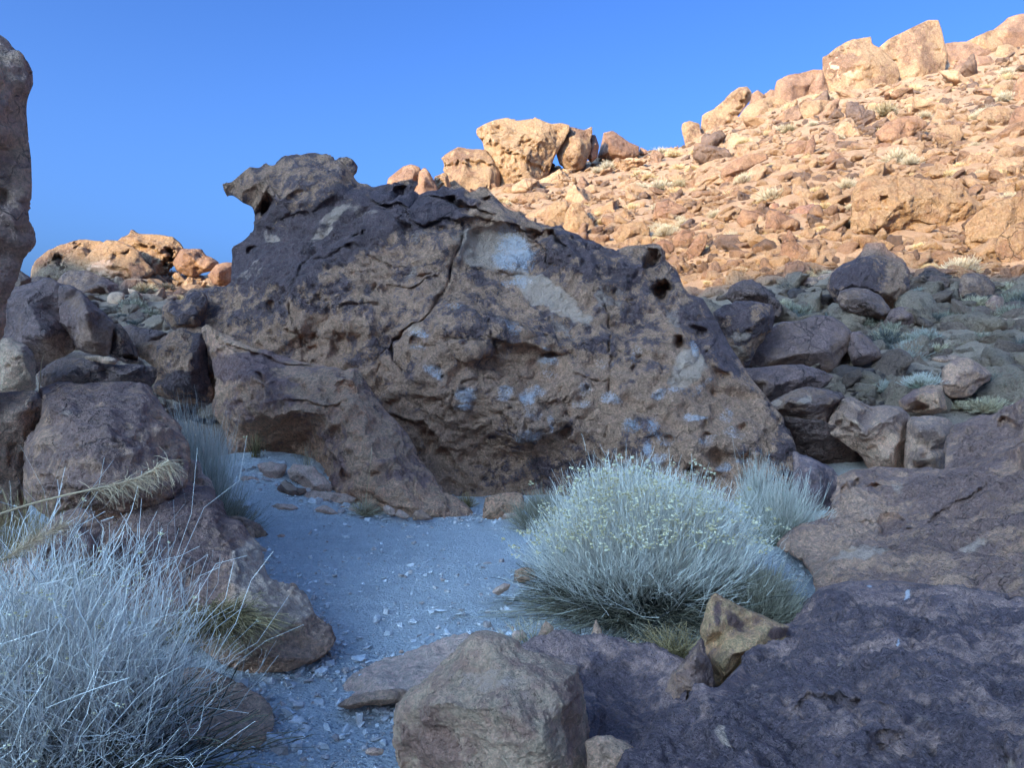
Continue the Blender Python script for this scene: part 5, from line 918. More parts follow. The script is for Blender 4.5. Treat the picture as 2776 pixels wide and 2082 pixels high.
# notable rocks on the sunlit slope
SG = 'large rocks on the sunlit slope'
for i, (lab, pts, mt) in enumerate([
    ('flat reddish slab tilted like a table top below the twin blocks', [(1248, 790), (1320, 720), (1420, 690), (1500, 684), (1552, 720), (1557, 742), (1450, 812), (1370, 862), (1300, 832)], 'sunred'),
    ('thin reddish slab just left of the tilted table slab', [(1205, 890), (1280, 845), (1352, 850), (1342, 872), (1260, 897)], 'sunred'),
    ('broad low cracked outcrop, widest rock on the sunlit slope', [(1115, 1340), (1122, 1250), (1128, 1130), (1158, 1080), (1200, 1050), (1370, 1048), (1480, 1048), (1600, 1070), (1700, 1050), (1762, 1100), (1802, 1160), (1872, 1220), (1852, 1300), (1780, 1345), (1640, 1375), (1550, 1345), (1440, 1375), (1300, 1375), (1200, 1375)], 'sunlit'),
    ('big rounded boulder at the right edge, right of the broad cracked outcrop', [(1780, 1335), (1850, 1260), (1950, 1200), (2060, 1170), (2131, 1163), (2260, 1160), (2300, 1300), (2100, 1400), (1990, 1440), (1970, 1490), (1930, 1505), (1850, 1472), (1790, 1422)], 'sunlit'),
    ('golden rounded boulder cut by the right edge just above the shade', [(1958, 1480), (1980, 1400), (2060, 1340), (2150, 1308), (2260, 1310), (2300, 1540), (2100, 1562), (2000, 1532)], 'sunlit'),
    ('pyramid shaped brown rock under a dark flat rock', [(598, 1350), (608, 1270), (620, 1240), (680, 1250), (760, 1290), (802, 1320), (772, 1342), (700, 1372), (630, 1382)], 'sunred'),
    ('dark flat rock casting a black shadow in the middle of the slope', [(733, 1260), (800, 1220), (880, 1203), (922, 1240), (902, 1262), (800, 1282)], 'plain'),
    ('red brown rock ending in a leaning spike', [(678, 1510), (700, 1440), (738, 1358), (762, 1380), (790, 1440), (830, 1475), (892, 1492), (860, 1530), (720, 1540)], 'sunred'),
    ('broad brown slab low in the left part of the slope', [(335, 1040), (345, 1000), (400, 960), (500, 910), (600, 913), (614, 940), (520, 985), (460, 1030), (400, 1085)], 'sunred'),
    ('pale flat topped block below the flat topped reddish block', [(778, 670), (830, 600), (920, 588), (1010, 600), (1052, 650), (960, 668), (880, 705), (800, 702)], 'sunlit'),
    ('small dark brown cube behind the pyramid rock', [(608, 1240), (630, 1198), (682, 1200), (682, 1242)], 'plain'),
    ('tan rock left of the pyramid shaped one', [(428, 1310), (460, 1240), (560, 1248), (602, 1270), (582, 1342), (490, 1352)], 'sunred'),
    ('large blocky rock right of the tilted table slab', [(1848, 700), (1900, 640), (1990, 620), (2050, 650), (2062, 700), (1960, 765), (1900, 735)], 'sunlit'),
    ('brown rock at the right edge below the blocky one', [(2038, 720), (2080, 640), (2200, 600), (2250, 780), (2100, 785)], 'sunred'),
    ('pitted upright rock below and right of the tilted table slab', [(1598, 810), (1640, 740), (1740, 738), (1772, 790), (1742, 855), (1640, 860)], 'sunlit'),
    ('tall brown rock against the right edge below the topmost dome', [(2048, 560), (2090, 470), (2131, 430), (2260, 410), (2280, 570), (2120, 590)], 'sunred'),
    ('wide tan block just above the blocky rock near the right edge', [(1930, 560), (1960, 500), (2060, 470), (2080, 520), (2040, 570)], 'sunlit'),
    ('dark pointed rock near the middle of the upper slope', [(940, 960), (1000, 885), (1050, 920), (1085, 948), (1040, 975)], 'sunred'),
    ('brown rock with a long shadow at the foot of the flat topped reddish block', [(820, 910), (850, 840), (885, 790), (900, 860), (880, 920)], 'sunred'),
    ('brown box shaped rock in the middle below the pale flat topped block', [(720, 910), (730, 850), (800, 830), (870, 830), (880, 880), (800, 925)], 'sunred'),
    ('tan egg shaped rock above the spike rock', [(800, 1160), (830, 1130), (890, 1140), (910, 1190), (860, 1210), (810, 1200)], 'sunlit'),
    ('tan rock left of the pale bush beside the broad outcrop', [(900, 1180), (930, 1110), (1000, 1080), (1050, 1120), (1060, 1180), (980, 1200)], 'sunlit'),
    ('rock stack below the spike rock at the edge of the shade', [(700, 1640), (720, 1560), (790, 1540), (860, 1560), (870, 1620), (800, 1659)], 'sunred'),
    ('tall brown block in the lower left of the slope', [(130, 1490), (170, 1430), (220, 1370), (260, 1390), (250, 1450), (200, 1520), (160, 1545)], 'sunred'),
    ('pale rock half in shade at the very bottom of the sunlit slope', [(355, 1730), (370, 1640), (400, 1600), (470, 1610), (540, 1650), (480, 1670), (400, 1740)], 'sunlit'),
    ('wide brown block low on the slope behind the arch of the great boulder', [(45, 1450), (60, 1400), (110, 1360), (180, 1370), (190, 1410), (140, 1460)], 'sunred')]):
    far('rock', lab, 'E', pts, None, mat=mt, group=SG, cat='rock', grid=4 if i == 2 else 2.6, pits=.2, seed=400 + i, rough=1.0,
        feats=[('pit', 'E', (1300, 1180), 36, 26, .5), ('crack', 'E', [(1370, 1060), (1390, 1150), (1440, 1260)], .1, .3), ('crack', 'E', [(1130, 1230), (1300, 1240), (1420, 1250)], .08, .2), ('crack', 'E', [(1800, 1200), (1700, 1280), (1600, 1340)], .08, .3)] if i == 2 else ())
for i, (lab, pts, mt) in enumerate([
    ('split tan boulder behind the ridge of the great boulder', [(1110, 780), (1130, 740), (1180, 690), (1260, 690), (1290, 730), (1260, 790), (1230, 870), (1150, 860), (1100, 830)], 'sunlit'),
    ('rounded cracked tan boulder behind the right ridge of the great boulder', [(1240, 880), (1255, 780), (1300, 700), (1360, 700), (1400, 770), (1460, 850), (1460, 900), (1350, 920)], 'sunlit'),
    ('large rounded brown rock behind the right ridge, its top in light', [(1590, 940), (1640, 870), (1720, 835), (1800, 833), (1850, 880), (1850, 930), (1760, 960), (1660, 1000)], 'sunlit'),
    ('sharp edged tan rock above the arch of the great boulder', [(1605, 1040), (1680, 960), (1780, 930), (1860, 940), (1875, 1000), (1800, 1030)], 'sunlit'),
    ('smooth brown boulder right of the arch of the great boulder', [(1895, 980), (1960, 960), (2030, 1000), (2020, 1040), (1950, 1095), (1905, 1050)], 'sunred'),
    ('dark brown angular rock on the mid slope', [(1870, 800), (1900, 700), (1990, 680), (2110, 740), (2110, 780), (1990, 830)], 'sunred'),
    ('tan box rock right of the split tan boulder', [(800, 610), (830, 570), (900, 560), (910, 620), (860, 645)], 'sunlit'),
    ('long tan slab just behind the ridge crest', [(900, 665), (930, 640), (1060, 620), (1150, 640), (1150, 680), (1010, 700), (940, 700)], 'sunlit')]):
    far('rock', lab, 'C', pts, None, mat=mt, group=SG, cat='rock', grid=2.8, pits=.2, seed=500 + i)
print('rocks', time.time() - T00, NTRI[0])
# ------------------------------------------------------------------ talus: rock shapes shared by copies
def hull_mesh(seed, n, flat=(1, .8, .62)):
    g = np.random.default_rng(seed)
    p = g.uniform(-1, 1, size=(n, 3)); p /= (np.abs(p) ** 5).sum(1)[:, None] ** .2
    p *= g.uniform(.7, 1.0, (n, 1)); p *= np.array(flat) * g.uniform(.8, 1.15, 3)
    bm = bmesh.new()
    for q in p: bm.verts.new(q)
    r = bmesh.ops.convex_hull(bm, input=bm.verts)
    bmesh.ops.delete(bm, geom=list({e for e in r['geom_interior'] + r['geom_unused'] if isinstance(e, bmesh.types.BMVert)}), context='VERTS')
    bmesh.ops.triangulate(bm, faces=bm.faces)
    bmesh.ops.recalc_face_normals(bm, faces=bm.faces)
    return bm

def proto(seed, mat, vx=.05):
    bm = hull_mesh(seed, 10 + seed % 3)
    me = bpy.data.meshes.new('raw'); bm.to_mesh(me); bm.free()
    tmp = bpy.data.objects.new('tmp', me); COL.objects.link(tmp)
    md = tmp.modifiers.new('r', 'REMESH'); md.mode = 'VOXEL'; md.voxel_size = vx
    dg = bpy.context.evaluated_depsgraph_get()
    out = bpy.data.meshes.new_from_object(tmp.evaluated_get(dg), depsgraph=dg)
    bpy.data.objects.remove(tmp); bpy.data.meshes.remove(me)
    N = len(out.vertices)
    P = np.empty(N * 3, np.float32); out.vertices.foreach_get('co', P); P = P.reshape(-1, 3)
    Nn = np.empty(N * 3, np.float32); out.vertex_normals.foreach_get('vector', Nn); Nn = Nn.reshape(-1, 3)
    f1, fb, cid = worley(P / .55 + seed, seed)
    P = P + Nn * (.17 * (cid - .5) * sstep(0, .10, fb - f1))[:, None]
    P = P + Nn * (.04 * fbm(P * 1.6 + seed, seed, 3) + .025 * fbm(P * 6 + seed, seed + 4, 2, ridged=True))[:, None]
    out.vertices.foreach_set('co', P.astype(np.float32).ravel())
    out.polygons.foreach_set('use_smooth', np.ones(len(out.polygons), bool))
    out.name = 'talus_rock'; out.update(); out.materials.clear(); out.materials.append(M[mat])
    return out
M['talus'] = rock_mat('talus_tan', (0.498, 0.315, 0.193), (0.404, 0.244, 0.147), (0.291, 0.164, 0.106), .9, -.07, .5, .09, attr=False, edge=.09, speck=.22)
M['talus_red'] = rock_mat('talus_red', (0.442, 0.259, 0.161), (0.348, 0.193, 0.120), (0.235, 0.132, 0.087), .9, .0, .5, .09, attr=False, edge=.10, speck=.22)
M['talus_dark'] = rock_mat('talus_brown', (0.329, 0.197, 0.133), (0.244, 0.146, 0.106), (0.150, 0.094, 0.074), .9, .04, .5, .09, attr=False, edge=.10, speck=.22)
PR = [(proto(1000 + i, ['talus', 'talus', 'talus_red', 'talus', 'talus_dark', 'talus_red', 'talus'][i % 7])) for i in range(18)]
PRL = [proto(3000 + i, ['talus', 'talus', 'talus_red', 'talus', 'talus_dark', 'talus', 'talus_red', 'talus'][i % 8], .11) for i in range(24)]
KIND = ['pale tan', 'pale tan', 'reddish', 'pale tan', 'dark brown', 'reddish', 'pale tan']

_rocks_px = []   # boxes of the drawn rocks, so that scattered ones keep clear of them
for o in list(COL.objects):
    if o.type == 'MESH' and o.get('category') in ('rock', 'boulder') and o.location.y > 13:
        bb = np.array([o.matrix_basis @ Vector(c) for c in o.bound_box])
        _rocks_px.append((bb[:, 0].min(), bb[:, 0].max(), bb[:, 1].min(), bb[:, 1].max()))
def clear(x, y, r):
    for a, b, c, d in _rocks_px:
        if a - r * .3 < x < b + r * .3 and c - r * .5 < y < (c + d) / 2 + r: return False
    return True

ANCH = []
for k, pts in {'E': [(1180, 430, 'left twin block'), (1480, 400, 'right twin block'), (2100, 180, 'topmost orange dome'), (360, 680, 'leaning crest block'), (590, 700, 'pitted crest boulder'), (800, 500, 'flat topped crest block'),
                     (1420, 770, 'tilted table slab'), (1450, 1210, 'broad cracked outcrop'), (1950, 1320, 'rounded boulder at the right edge'), (2080, 1440, 'golden boulder at the right edge'), (690, 1310, 'pyramid shaped rock'), (750, 1480, 'spike rock'),
                     (470, 980, 'broad brown slab'), (920, 640, 'pale flat topped block'), (1950, 700, 'large blocky rock'), (1690, 800, 'pitted upright rock'), (1380, 950, 'long pale bush'), (1760, 1620, 'pale bush on the shade line'),
                     (190, 1450, 'tall brown block'), (1010, 930, 'dark pointed rock'), (1850, 380, 'shaded crest ridge'), (450, 1660, 'half shaded pale rock')],
               'C': [(950, 320, 'golden capstone'), (1330, 300, 'split block'), (1640, 280, 'hut shaped rock'), (600, 480, 'tan ledge'), (1190, 780, 'split tan boulder'), (1360, 810, 'cracked round boulder'), (1740, 900, 'big round brown rock'), (1960, 1030, 'smooth brown boulder'), (1990, 770, 'dark angular rock'), (1910, 610, 'pale bush under the hut shaped rock')],
               'G': [(1200, 300, 'dark peaked boulder'), (540, 400, 'boulder touching the sunlight'), (850, 680, 'plain brown wedge'), (1190, 710, 'triangular brown block'), (700, 880, 'long purple slab'), (1800, 870, 'diamond shaped boulder'), (1520, 1010, 'pitted brown boulder'), (1440, 440, 'bright pale bush'), (1520, 890, 'bright bush over the pitted boulder'),
                     (1480, 620, 'flat pink rock'), (1990, 555, 'tan boxy rock'), (1850, 350, 'low broad brown rock'), (2060, 1040, 'purple mass at the right')],
               'A': [(450, 400, 'pitted left outcrop rock'), (800, 430, 'smooth faced outcrop boulder'), (1080, 300, 'highest left outcrop rock'), (1000, 620, 'large olive bush'), (1240, 670, 'golden grass bush'), (620, 550, 'flat topped rock under the outcrop'), (1540, 480, 'round reddish boulder')]}.items():
    for x, y, n in pts:
        (a_, b_) = cv(k, [(x, y)])[0]; ANCH.append((a_, b_, n))
def where(px, py, k=0):
    a_, b_, n = sorted(ANCH, key=lambda t: (t[0] - px) ** 2 + (t[1] - py) ** 2)[k]
    dx, dy = px - a_, py - b_
    d = math.hypot(dx, dy)
    v = 'above' if dy < 0 else 'below'; h = 'left of' if dx < 0 else 'right of'
    if abs(dx) > 2.2 * abs(dy): r = h
    elif abs(dy) > 2.2 * abs(dx): r = v
    else: r = v + ' and ' + h
    return ('close ' if d < 62 else '') + r + ' the ' + n
_used = set()
def label_at(head, px, py):
    for k in range(5):
        s_ = head + ' ' + where(px, py, k)
        if s_ not in _used and len(s_.split()) <= 16: break
    else: s_ = head + ' ' + where(px, py)
    _used.add(s_)
    return s_

cand = []
for k in range(5200):
    px = rnd.uniform(1060, 2830) if k % 9 else rnd.uniform(240, 640)
    Yv = math.exp(rnd.uniform(math.log(14.5), math.log(84)))
    c = float(np.interp(px, _tp, _tc))
    if Yv > c + .5: continue
    X = (px - CX) / FPX * Yv
    z = float(terrain(X, Yv))
    py = CY - FPX * (z - CZ) / Yv
    if py < 0 or py > 1120: continue
    s = .2 * (rnd.random() ** -.62)
    s = min(s, 1.5) * (1.0 if Yv > 25 else .75)
    # behind the great boulder nothing shows
    if 760 < px < 1750 and py > np.interp(px, [760, 1200, 1400, 1600, 1750], [430, 560, 640, 720, 800]): continue
    if not clear(X, Yv, s): continue
    if s / Yv * FPX > 58: continue
    cand.append((s / Yv * FPX, px, py, X, Yv, z, s))
cand.sort(key=lambda t: -t[0])
placed = []
for c in cand:
    if len(placed) >= 290: break
    if all((c[3] - p[3]) ** 2 + (c[4] - p[4]) ** 2 > (.72 * (c[6] + p[6])) ** 2 for p in placed): placed.append(c)
for (sz, px, py, X, Yv, z, s) in placed:
    i = rnd.randrange(len(PR))
    o = bpy.data.objects.new('talus_rock', PR[i])
    sc = (s * rnd.uniform(.8, 1.2), s * rnd.uniform(.8, 1.2), s * rnd.uniform(.7, 1.1))
    shp, kz, kx = rnd.choice([('flat slab', .55, 1.15), ('block', .95, 1.0), ('upright rock', 1.25, .85), ('long rock', .8, 1.35), ('block', .9, 1.0)])
    sc = (s * rnd.uniform(.9, 1.1) * kx, s * rnd.uniform(.85, 1.1) / kx ** .5, s * kz)
    o.scale = sc
    o.rotation_euler = (rnd.uniform(-.5, .5), rnd.uniform(-.5, .5), rnd.uniform(0, 6.28))
    o.location = (X, Yv, z + rnd.uniform(-.05, .22) * s)
    COL.objects.link(o)
    size = 'large' if sz > 30 else ('middling' if sz > 19 else 'small')
    tag(o, label_at(f'{size} {KIND[i % 7]} {shp}', px, py), 'rock', 'angular rocks scattered over the talus slope')

# rubble between them: one mass of small stones, each its own faceted body
def rubble(name, spots, mat, hulls, kind='stuff', label=None, cat=None, sink=.15, tint=None):
    Vs, Fs, Cs = [], [], []
    off = 0
    hv = []
    for i in range(hulls):
        bm = hull_mesh(2000 + i, 10 if i % 2 else 12)
        bm.verts.ensure_lookup_table()
        hv.append((np.array([v.co[:] for v in bm.verts]), np.array([[v.index for v in f.verts] for f in bm.faces])))
        bm.free()
    for (x, y, z, s) in spots:
        v, f = hv[rnd.randrange(hulls)]
        a, b, c = rnd.uniform(0, 6.28), rnd.uniform(-.6, .6), rnd.uniform(-.6, .6)
        ca, sa, cb, sb = math.cos(a), math.sin(a), math.cos(b), math.sin(b)
        Rm = np.array([[ca, -sa, 0], [sa, ca, 0], [0, 0, 1]]) @ np.array([[cb, 0, sb], [0, 1, 0], [-sb, 0, cb]])
        w = (v * np.array([s * rnd.uniform(.7, 1.3), s * rnd.uniform(.7, 1.3), s * rnd.uniform(.6, 1.1)])) @ Rm.T + np.array([x, y, z + sink * s])
        Vs.append(w); Fs.append(f + off); off += len(w)
        t = rnd.random()
        Cs.append(np.full((len(w), 1), t))
    V = np.concatenate(Vs); Fq = np.concatenate(Fs); C = np.concatenate(Cs)
    me = mesh_np(name, V, Fq, smooth=False)
    vcol(me, 'tint', np.repeat(C, 3, 1).astype(np.float32))
    NTRI[0] += len(Fq)
    o = link(name, me, mat)
    tag(o, label, cat, None, kind)
    return o

def stone_mat(name, cols, scale, dist):
    q = NT(name)
    at = q.n('ShaderNodeAttribute', attribute_name='tint')
    g = q.n('ShaderNodeNewGeometry')
    f = q.noise(g.outputs['Position'], scale, 5, .65); f2 = q.noise(g.outputs['Position'], scale * 6, 3, .6)
    r = q.n('ShaderNodeValToRGB'); r.color_ramp.interpolation = 'LINEAR'
    q.l(at.outputs['Fac'], r.inputs[0])
    while len(r.color_ramp.elements) < len(cols): r.color_ramp.elements.new(.5)
    for i, c in enumerate(cols):
        r.color_ramp.elements[i].position = i / (len(cols) - 1); r.color_ramp.elements[i].color = (*c, 1)
    c = q.mix(1.0, r.outputs[0], q.ramp(f, .25, .75, .72, 1.22), 'MULTIPLY')
    c = q.mix(1.0, c, q.ramp(f2, .25, .75, .85, 1.15), 'MULTIPLY')
    return q.out(c, q.math('ADD', f, q.math('MULTIPLY', f2, .4)), dist, .9)
m_rub = stone_mat('rubble_stone', [(0.426, 0.251, 0.105), (0.377, 0.220, 0.092), (0.328, 0.182, 0.082), (0.271, 0.144, 0.068), (0.394, 0.236, 0.102), (0.180, 0.099, 0.058)], 2.2, .06)
sp = []
tries = 0
while len(sp) < 26000 and tries < 120000:
    tries += 1
    if rnd.random() < .13:
        px = rnd.uniform(200, 660); Yv = math.exp(rnd.uniform(math.log(14), math.log(46)))
    else:
        px = rnd.uniform(1000, 2850); Yv = math.exp(rnd.uniform(math.log(13.5), math.log(86)))
    c = float(np.interp(px, _tp, _tc))
    if Yv > c + .3: continue
    X = (px - CX) / FPX * Yv
    s = .05 * (rnd.random() ** -.60) * (1 + Yv / 60)
    sp.append([X, Yv, 0, min(s, .62)])
sp = np.array(sp)
tz = terrain(sp[:, 0], sp[:, 1])
sp[:, 2] = tz
pyv = CY - FPX * (tz - CZ) / sp[:, 1]; pxv = CX + FPX * sp[:, 0] / sp[:, 1]
dn = fbm(np.stack([sp[:, 0] * .16, sp[:, 1] * .10, sp[:, 0] * 0], 1), 77, 3)
patchy = (dn < -.18) & (rng.random(len(sp)) < .6) & (sp[:, 3] < .25)
vis = ~patchy & ~((pxv > 760) & (pxv < 1750) & (pyv > np.interp(pxv, [760, 1200, 1400, 1600, 1750], [470, 600, 680, 760, 840])))
# the shaded lower right slope is grassier: thin the stones there
thin = (pyv > 780) & (rng.random(len(sp)) < .2)
sp = sp[vis & ~thin]
# copies of the talus shapes set by a node tree on one point cloud: far too many to count
lib = bpy.data.collections.new('talus_shapes')
for i, me in enumerate(PRL):
    ob = bpy.data.objects.new('talus_shape_%02d' % i, me); lib.objects.link(ob)
pm = bpy.data.meshes.new('talus_rubble')
n_ = len(sp)
pm.vertices.add(n_)
pos = sp[:, :3].copy(); pos[:, 2] += rng.uniform(-.25, .25, n_) * sp[:, 3]
pm.vertices.foreach_set('co', pos.astype(np.float32).ravel())
def pattr(nm, typ, arr, fld):
    a_ = pm.attributes.new(nm, typ, 'POINT'); a_.data.foreach_set(fld, np.ascontiguousarray(arr).ravel())
pattr('rot', 'FLOAT_VECTOR', np.stack([rng.uniform(-.5, .5, n_), rng.uniform(-.5, .5, n_), rng.uniform(0, 6.28, n_)], 1).astype(np.float32), 'vector')
pattr('scl', 'FLOAT_VECTOR', (sp[:, 3:4] * rng.uniform(.6, 1.25, (n_, 3)) * np.array([1.1, 1, .9])).astype(np.float32), 'vector')
pattr('idx', 'INT', rng.integers(0, len(PRL), n_).astype(np.int32), 'value')
ng = bpy.data.node_groups.new('scatter', 'GeometryNodeTree')
ng.interface.new_socket('Geometry', in_out='INPUT', socket_type='NodeSocketGeometry')
ng.interface.new_socket('Geometry', in_out='OUTPUT', socket_type='NodeSocketGeometry')
N_ = ng.nodes.new; K_ = ng.links.new
gi = N_('NodeGroupInput'); go = N_('NodeGroupOutput'); ip = N_('GeometryNodeInstanceOnPoints'); ci = N_('GeometryNodeCollectionInfo')
ci.inputs['Collection'].default_value = lib; ci.inputs['Separate Children'].default_value = True; ci.inputs['Reset Children'].default_value = True
def na(nm, typ):
    x = N_('GeometryNodeInputNamedAttribute'); x.data_type = typ; x.inputs['Name'].default_value = nm; return x.outputs['Attribute']
e2r = N_('FunctionNodeEulerToRotation')
K_(gi.outputs[0], ip.inputs['Points']); K_(ci.outputs[0], ip.inputs['Instance']); ip.inputs['Pick Instance'].default_value = True
K_(na('idx', 'INT'), ip.inputs['Instance Index']); K_(na('rot', 'FLOAT_VECTOR'), e2r.inputs[0]); K_(e2r.outputs[0], ip.inputs['Rotation']); K_(na('scl', 'FLOAT_VECTOR'), ip.inputs['Scale'])
K_(ip.outputs[0], go.inputs[0])
ro = link('talus_rubble', pm)
md_ = ro.modifiers.new('scatter', 'NODES'); md_.node_group = ng
tag(ro, 'loose angular rubble covering the hillside between the larger rocks', None, None, 'stuff')
# gravel on the path
m_grav = stone_mat('path_gravel', [(.54, .46, .41), (.68, .60, .54), (.80, .73, .67), (.46, .33, .27), (.64, .52, .44)], 30, .004)
gs = []
for k in range(7500):
    Yv = math.exp(rnd.uniform(math.log(2.4), math.log(11)))
    px = rnd.gauss(1000, 520)
    if px < 300 or px > 2400: continue
    X = (px - CX) / FPX * Yv
    s = min(.0048 * (rnd.random() ** -.6), .04)
    gs.append([X, Yv, 0, s])
for k in range(700):   # thicker near the foot of the slab and below the purple ridge
    if k % 3: X = rnd.gauss(-2.3, 1.2); Yv = 8.9 + rnd.gauss(0, .22) - .05 * X
    else: X = rnd.gauss(-1.15, .35); Yv = rnd.uniform(3.3, 4.5)
    gs.append([X, Yv, 0, min(.012 * (rnd.random() ** -.5), .07)])
def grit(k, pts, n, jit=.07, big=.03):
    q_ = cv(k, pts)
    for _ in range(n):
        i_ = rnd.randrange(len(q_) - 1); f_ = rnd.random()
        a_ = q_[i_][0] * (1 - f_) + q_[i_ + 1][0] * f_; b_ = q_[i_][1] * (1 - f_) + q_[i_ + 1][1] * f_
        Yg = CZ * FPX / (b_ - CY); Xg = (a_ - CX) / FPX * Yg
        gs.append([Xg + rnd.gauss(0, jit), Yg + rnd.gauss(0, jit * .8), 0, min(.006 * (rnd.random() ** -.6), big)])
grit('I', [(1080, 1170), (1280, 1225), (1420, 1215), (1580, 1135), (1630, 1050), (1540, 950), (1440, 790), (1290, 640), (1220, 560)], 420)
grit('I', [(900, 1560), (1150, 1600), (1280, 1570), (1345, 1450), (1250, 1300)], 160)
grit('K', [(110, 1310), (250, 1320), (430, 1320), (445, 1500)], 200)
grit('K', [(150, 1200), (400, 1065), (700, 960), (950, 950)], 130)
grit('K', [(1000, 960), (1200, 960), (1400, 930)], 200, .10)
grit('K', [(950, 620), (1060, 750), (1080, 860)], 160, .12)
grit('J', [(1200, 1380), (1500, 1385), (1800, 1390), (2060, 1390)], 200, .08)
grit('L', [(735, 560), (860, 620), (940, 700), (900, 800)], 200, .12)
gs = np.array(gs); gs[:, 2] = terrain(gs[:, 0], gs[:, 1]) + .005
rubble('gravel', gs, m_grav, 12, label='small pale pebbles and gravel scattered over the dusty path', sink=.1)
print('talus', time.time() - T00, NTRI[0])
# ------------------------------------------------------------------ plants
def plant_mat(name, c0, c1, var=.25, rough=.8, trans=.0):
    """colour runs along the stem (attribute t: 0 old wood at the base, 1 young tips)"""
    q = NT(name)
    at = q.n('ShaderNodeAttribute', attribute_name='t')
    sp = q.n('ShaderNodeSeparateColor'); q.l(at.outputs['Color'], sp.inputs[0])
    c = q.mix(q.ramp(sp.outputs[0], .30, .95), c0, c1)
    c = q.mix(1.0, c, q.math('ADD', q.math('MULTIPLY', sp.outputs[1], 2 * var), 1 - var), 'MULTIPLY')
    return q.out(c, None, rough=rough, spec=.2)

def ribbons(P, Wd, T, cross=False):
    """P (n,k,3) paths, Wd (n,k) widths, T (n,k) tint along -> verts, quads, attribute; three sided when cross"""
    n, k, _ = P.shape
    tg = np.gradient(P, axis=1); tg /= np.linalg.norm(tg, axis=2, keepdims=True) + 1e-9
    up = rng.normal(size=(n, 1, 3)); s = np.cross(tg, up); s /= np.linalg.norm(s, axis=2, keepdims=True) + 1e-9
    if not cross:
        V = np.stack([P - s * Wd[..., None] * .5, P + s * Wd[..., None] * .5], 2)   # n,k,2,3
        m = 2
    else:
        b = np.cross(tg, s)
        V = np.stack([P + (s * math.cos(a) + b * math.sin(a)) * Wd[..., None] * .5 for a in (0, 2.094, 4.189)], 2); m = 3
    idx = np.arange(n * k * m).reshape(n, k, m)
    Q = []
    for j in range(m if m > 2 else 1):
        j2 = (j + 1) % m
        Q.append(np.stack([idx[:, :-1, j], idx[:, :-1, j2], idx[:, 1:, j2], idx[:, 1:, j]], -1).reshape(-1, 4))
    R = rng.random((n, 1, 1))
    A = np.stack([np.broadcast_to(T[..., None], (n, k, m)), np.broadcast_to(R, (n, k, m)), np.zeros((n, k, m))], -1).reshape(-1, 3)
    return V.reshape(-1, 3), np.concatenate(Q), A

def paths(base, direc, length, k, bend, wob):
    """curved stems: from base along direc, bending by vector bend, small wobble"""
    n = len(base)
    t = np.linspace(0, 1, k)[None, :, None]
    P = base[:, None, :] + direc[:, None, :] * (length[:, None, None] * t) + bend[:, None, :] * (t ** 2) * length[:, None, None]
    w = rng.normal(size=(n, k, 3)).cumsum(1) * wob * length[:, None, None] / k
    w[:, 0] = 0
    return P + w

def bush_mesh(name, mat, n, rx, ry, h, r0=.12, k=7, fork=4, width=.004, bend_up=.35, lean=(0, 0, 0), wob=.12, elev=(3, 88), cross=False, seed=0, fill=1.0, shell=(.75, 1.08), parent=None, droop=.0, loc=(0, 0, 0), rag=.30):
    az = rng.uniform(0, 2 * math.pi, n)
    u = rng.uniform(math.sin(math.radians(elev[0])), math.sin(math.radians(elev[1])), n)
    cu = np.sqrt(1 - u * u)
    D = np.stack([np.cos(az) * cu * rx, np.sin(az) * cu * ry, u * h], 1)
    L = np.linalg.norm(D, axis=1) * rng.uniform(shell[0], shell[1], n)
    D /= np.linalg.norm(D, axis=1)[:, None]
    # clumps: neighbouring stems share a lean so the outline is uneven
    cl = fbm(D * 2.2 + seed, seed, 2)
    L *= 1 + rag * cl + .3 * rag * fbm(D * 6 + seed, seed + 2, 2)
    B = np.stack([rng.normal(0, r0, n), rng.normal(0, r0, n), np.zeros(n)], 1)
    Dd = D.copy(); Dd[:, 2] -= bend_up * .55; 
    bend = np.zeros((n, 3)); bend[:, 2] = bend_up * .55 - droop; bend += np.array(lean)
    P = paths(B, Dd, L, k, bend, wob * .35)
    t = np.linspace(0, 1, k)
    V, Q, A = ribbons(P, np.broadcast_to(width * (1.5 - .8 * t)[None], (n, k)), np.broadcast_to(t[None] * .8, (n, k)), cross)
    Vs, Qs, As = [V], [Q], [A]; off = len(V)
    tips = [P[:, -1]]
    for f in range(fork):
        j = rng.integers(int(k * .45), k - 1, n)
        st = P[np.arange(n), j]
        dr = P[np.arange(n), -1] - st; ln = np.linalg.norm(dr, axis=1) + 1e-6; dr /= ln[:, None]
        dr = dr + rng.normal(0, .33, (n, 3)); dr /= np.linalg.norm(dr, axis=1)[:, None]
        l2 = (ln * rng.uniform(.7, 1.15, n) + .05 * h)
        b2 = np.zeros((n, 3)); b2[:, 2] = bend_up * .3 - droop; b2 += np.array(lean) * .5
        P2 = paths(st, dr, l2, 5, b2, wob * .5)
        t2 = np.linspace(0, 1, 5)
        V, Q, A = ribbons(P2, np.broadcast_to(width * (.8 - .35 * t2)[None], (n, 5)), .55 + .45 * np.broadcast_to(t2[None], (n, 5)), cross)
        Vs.append(V); Qs.append(Q + off); As.append(A); off += len(V)
        tips.append(P2[:, -1])
    V = np.concatenate(Vs); Q = np.concatenate(Qs); A = np.concatenate(As)
    V[:, 2] = np.maximum(V[:, 2], -.03)
    NTRI[0] += len(Q) * 2
    me = mesh_np(name, V, Q, smooth=True)
    vcol(me, 't', A.astype(np.float32))
    return me, np.concatenate(tips)

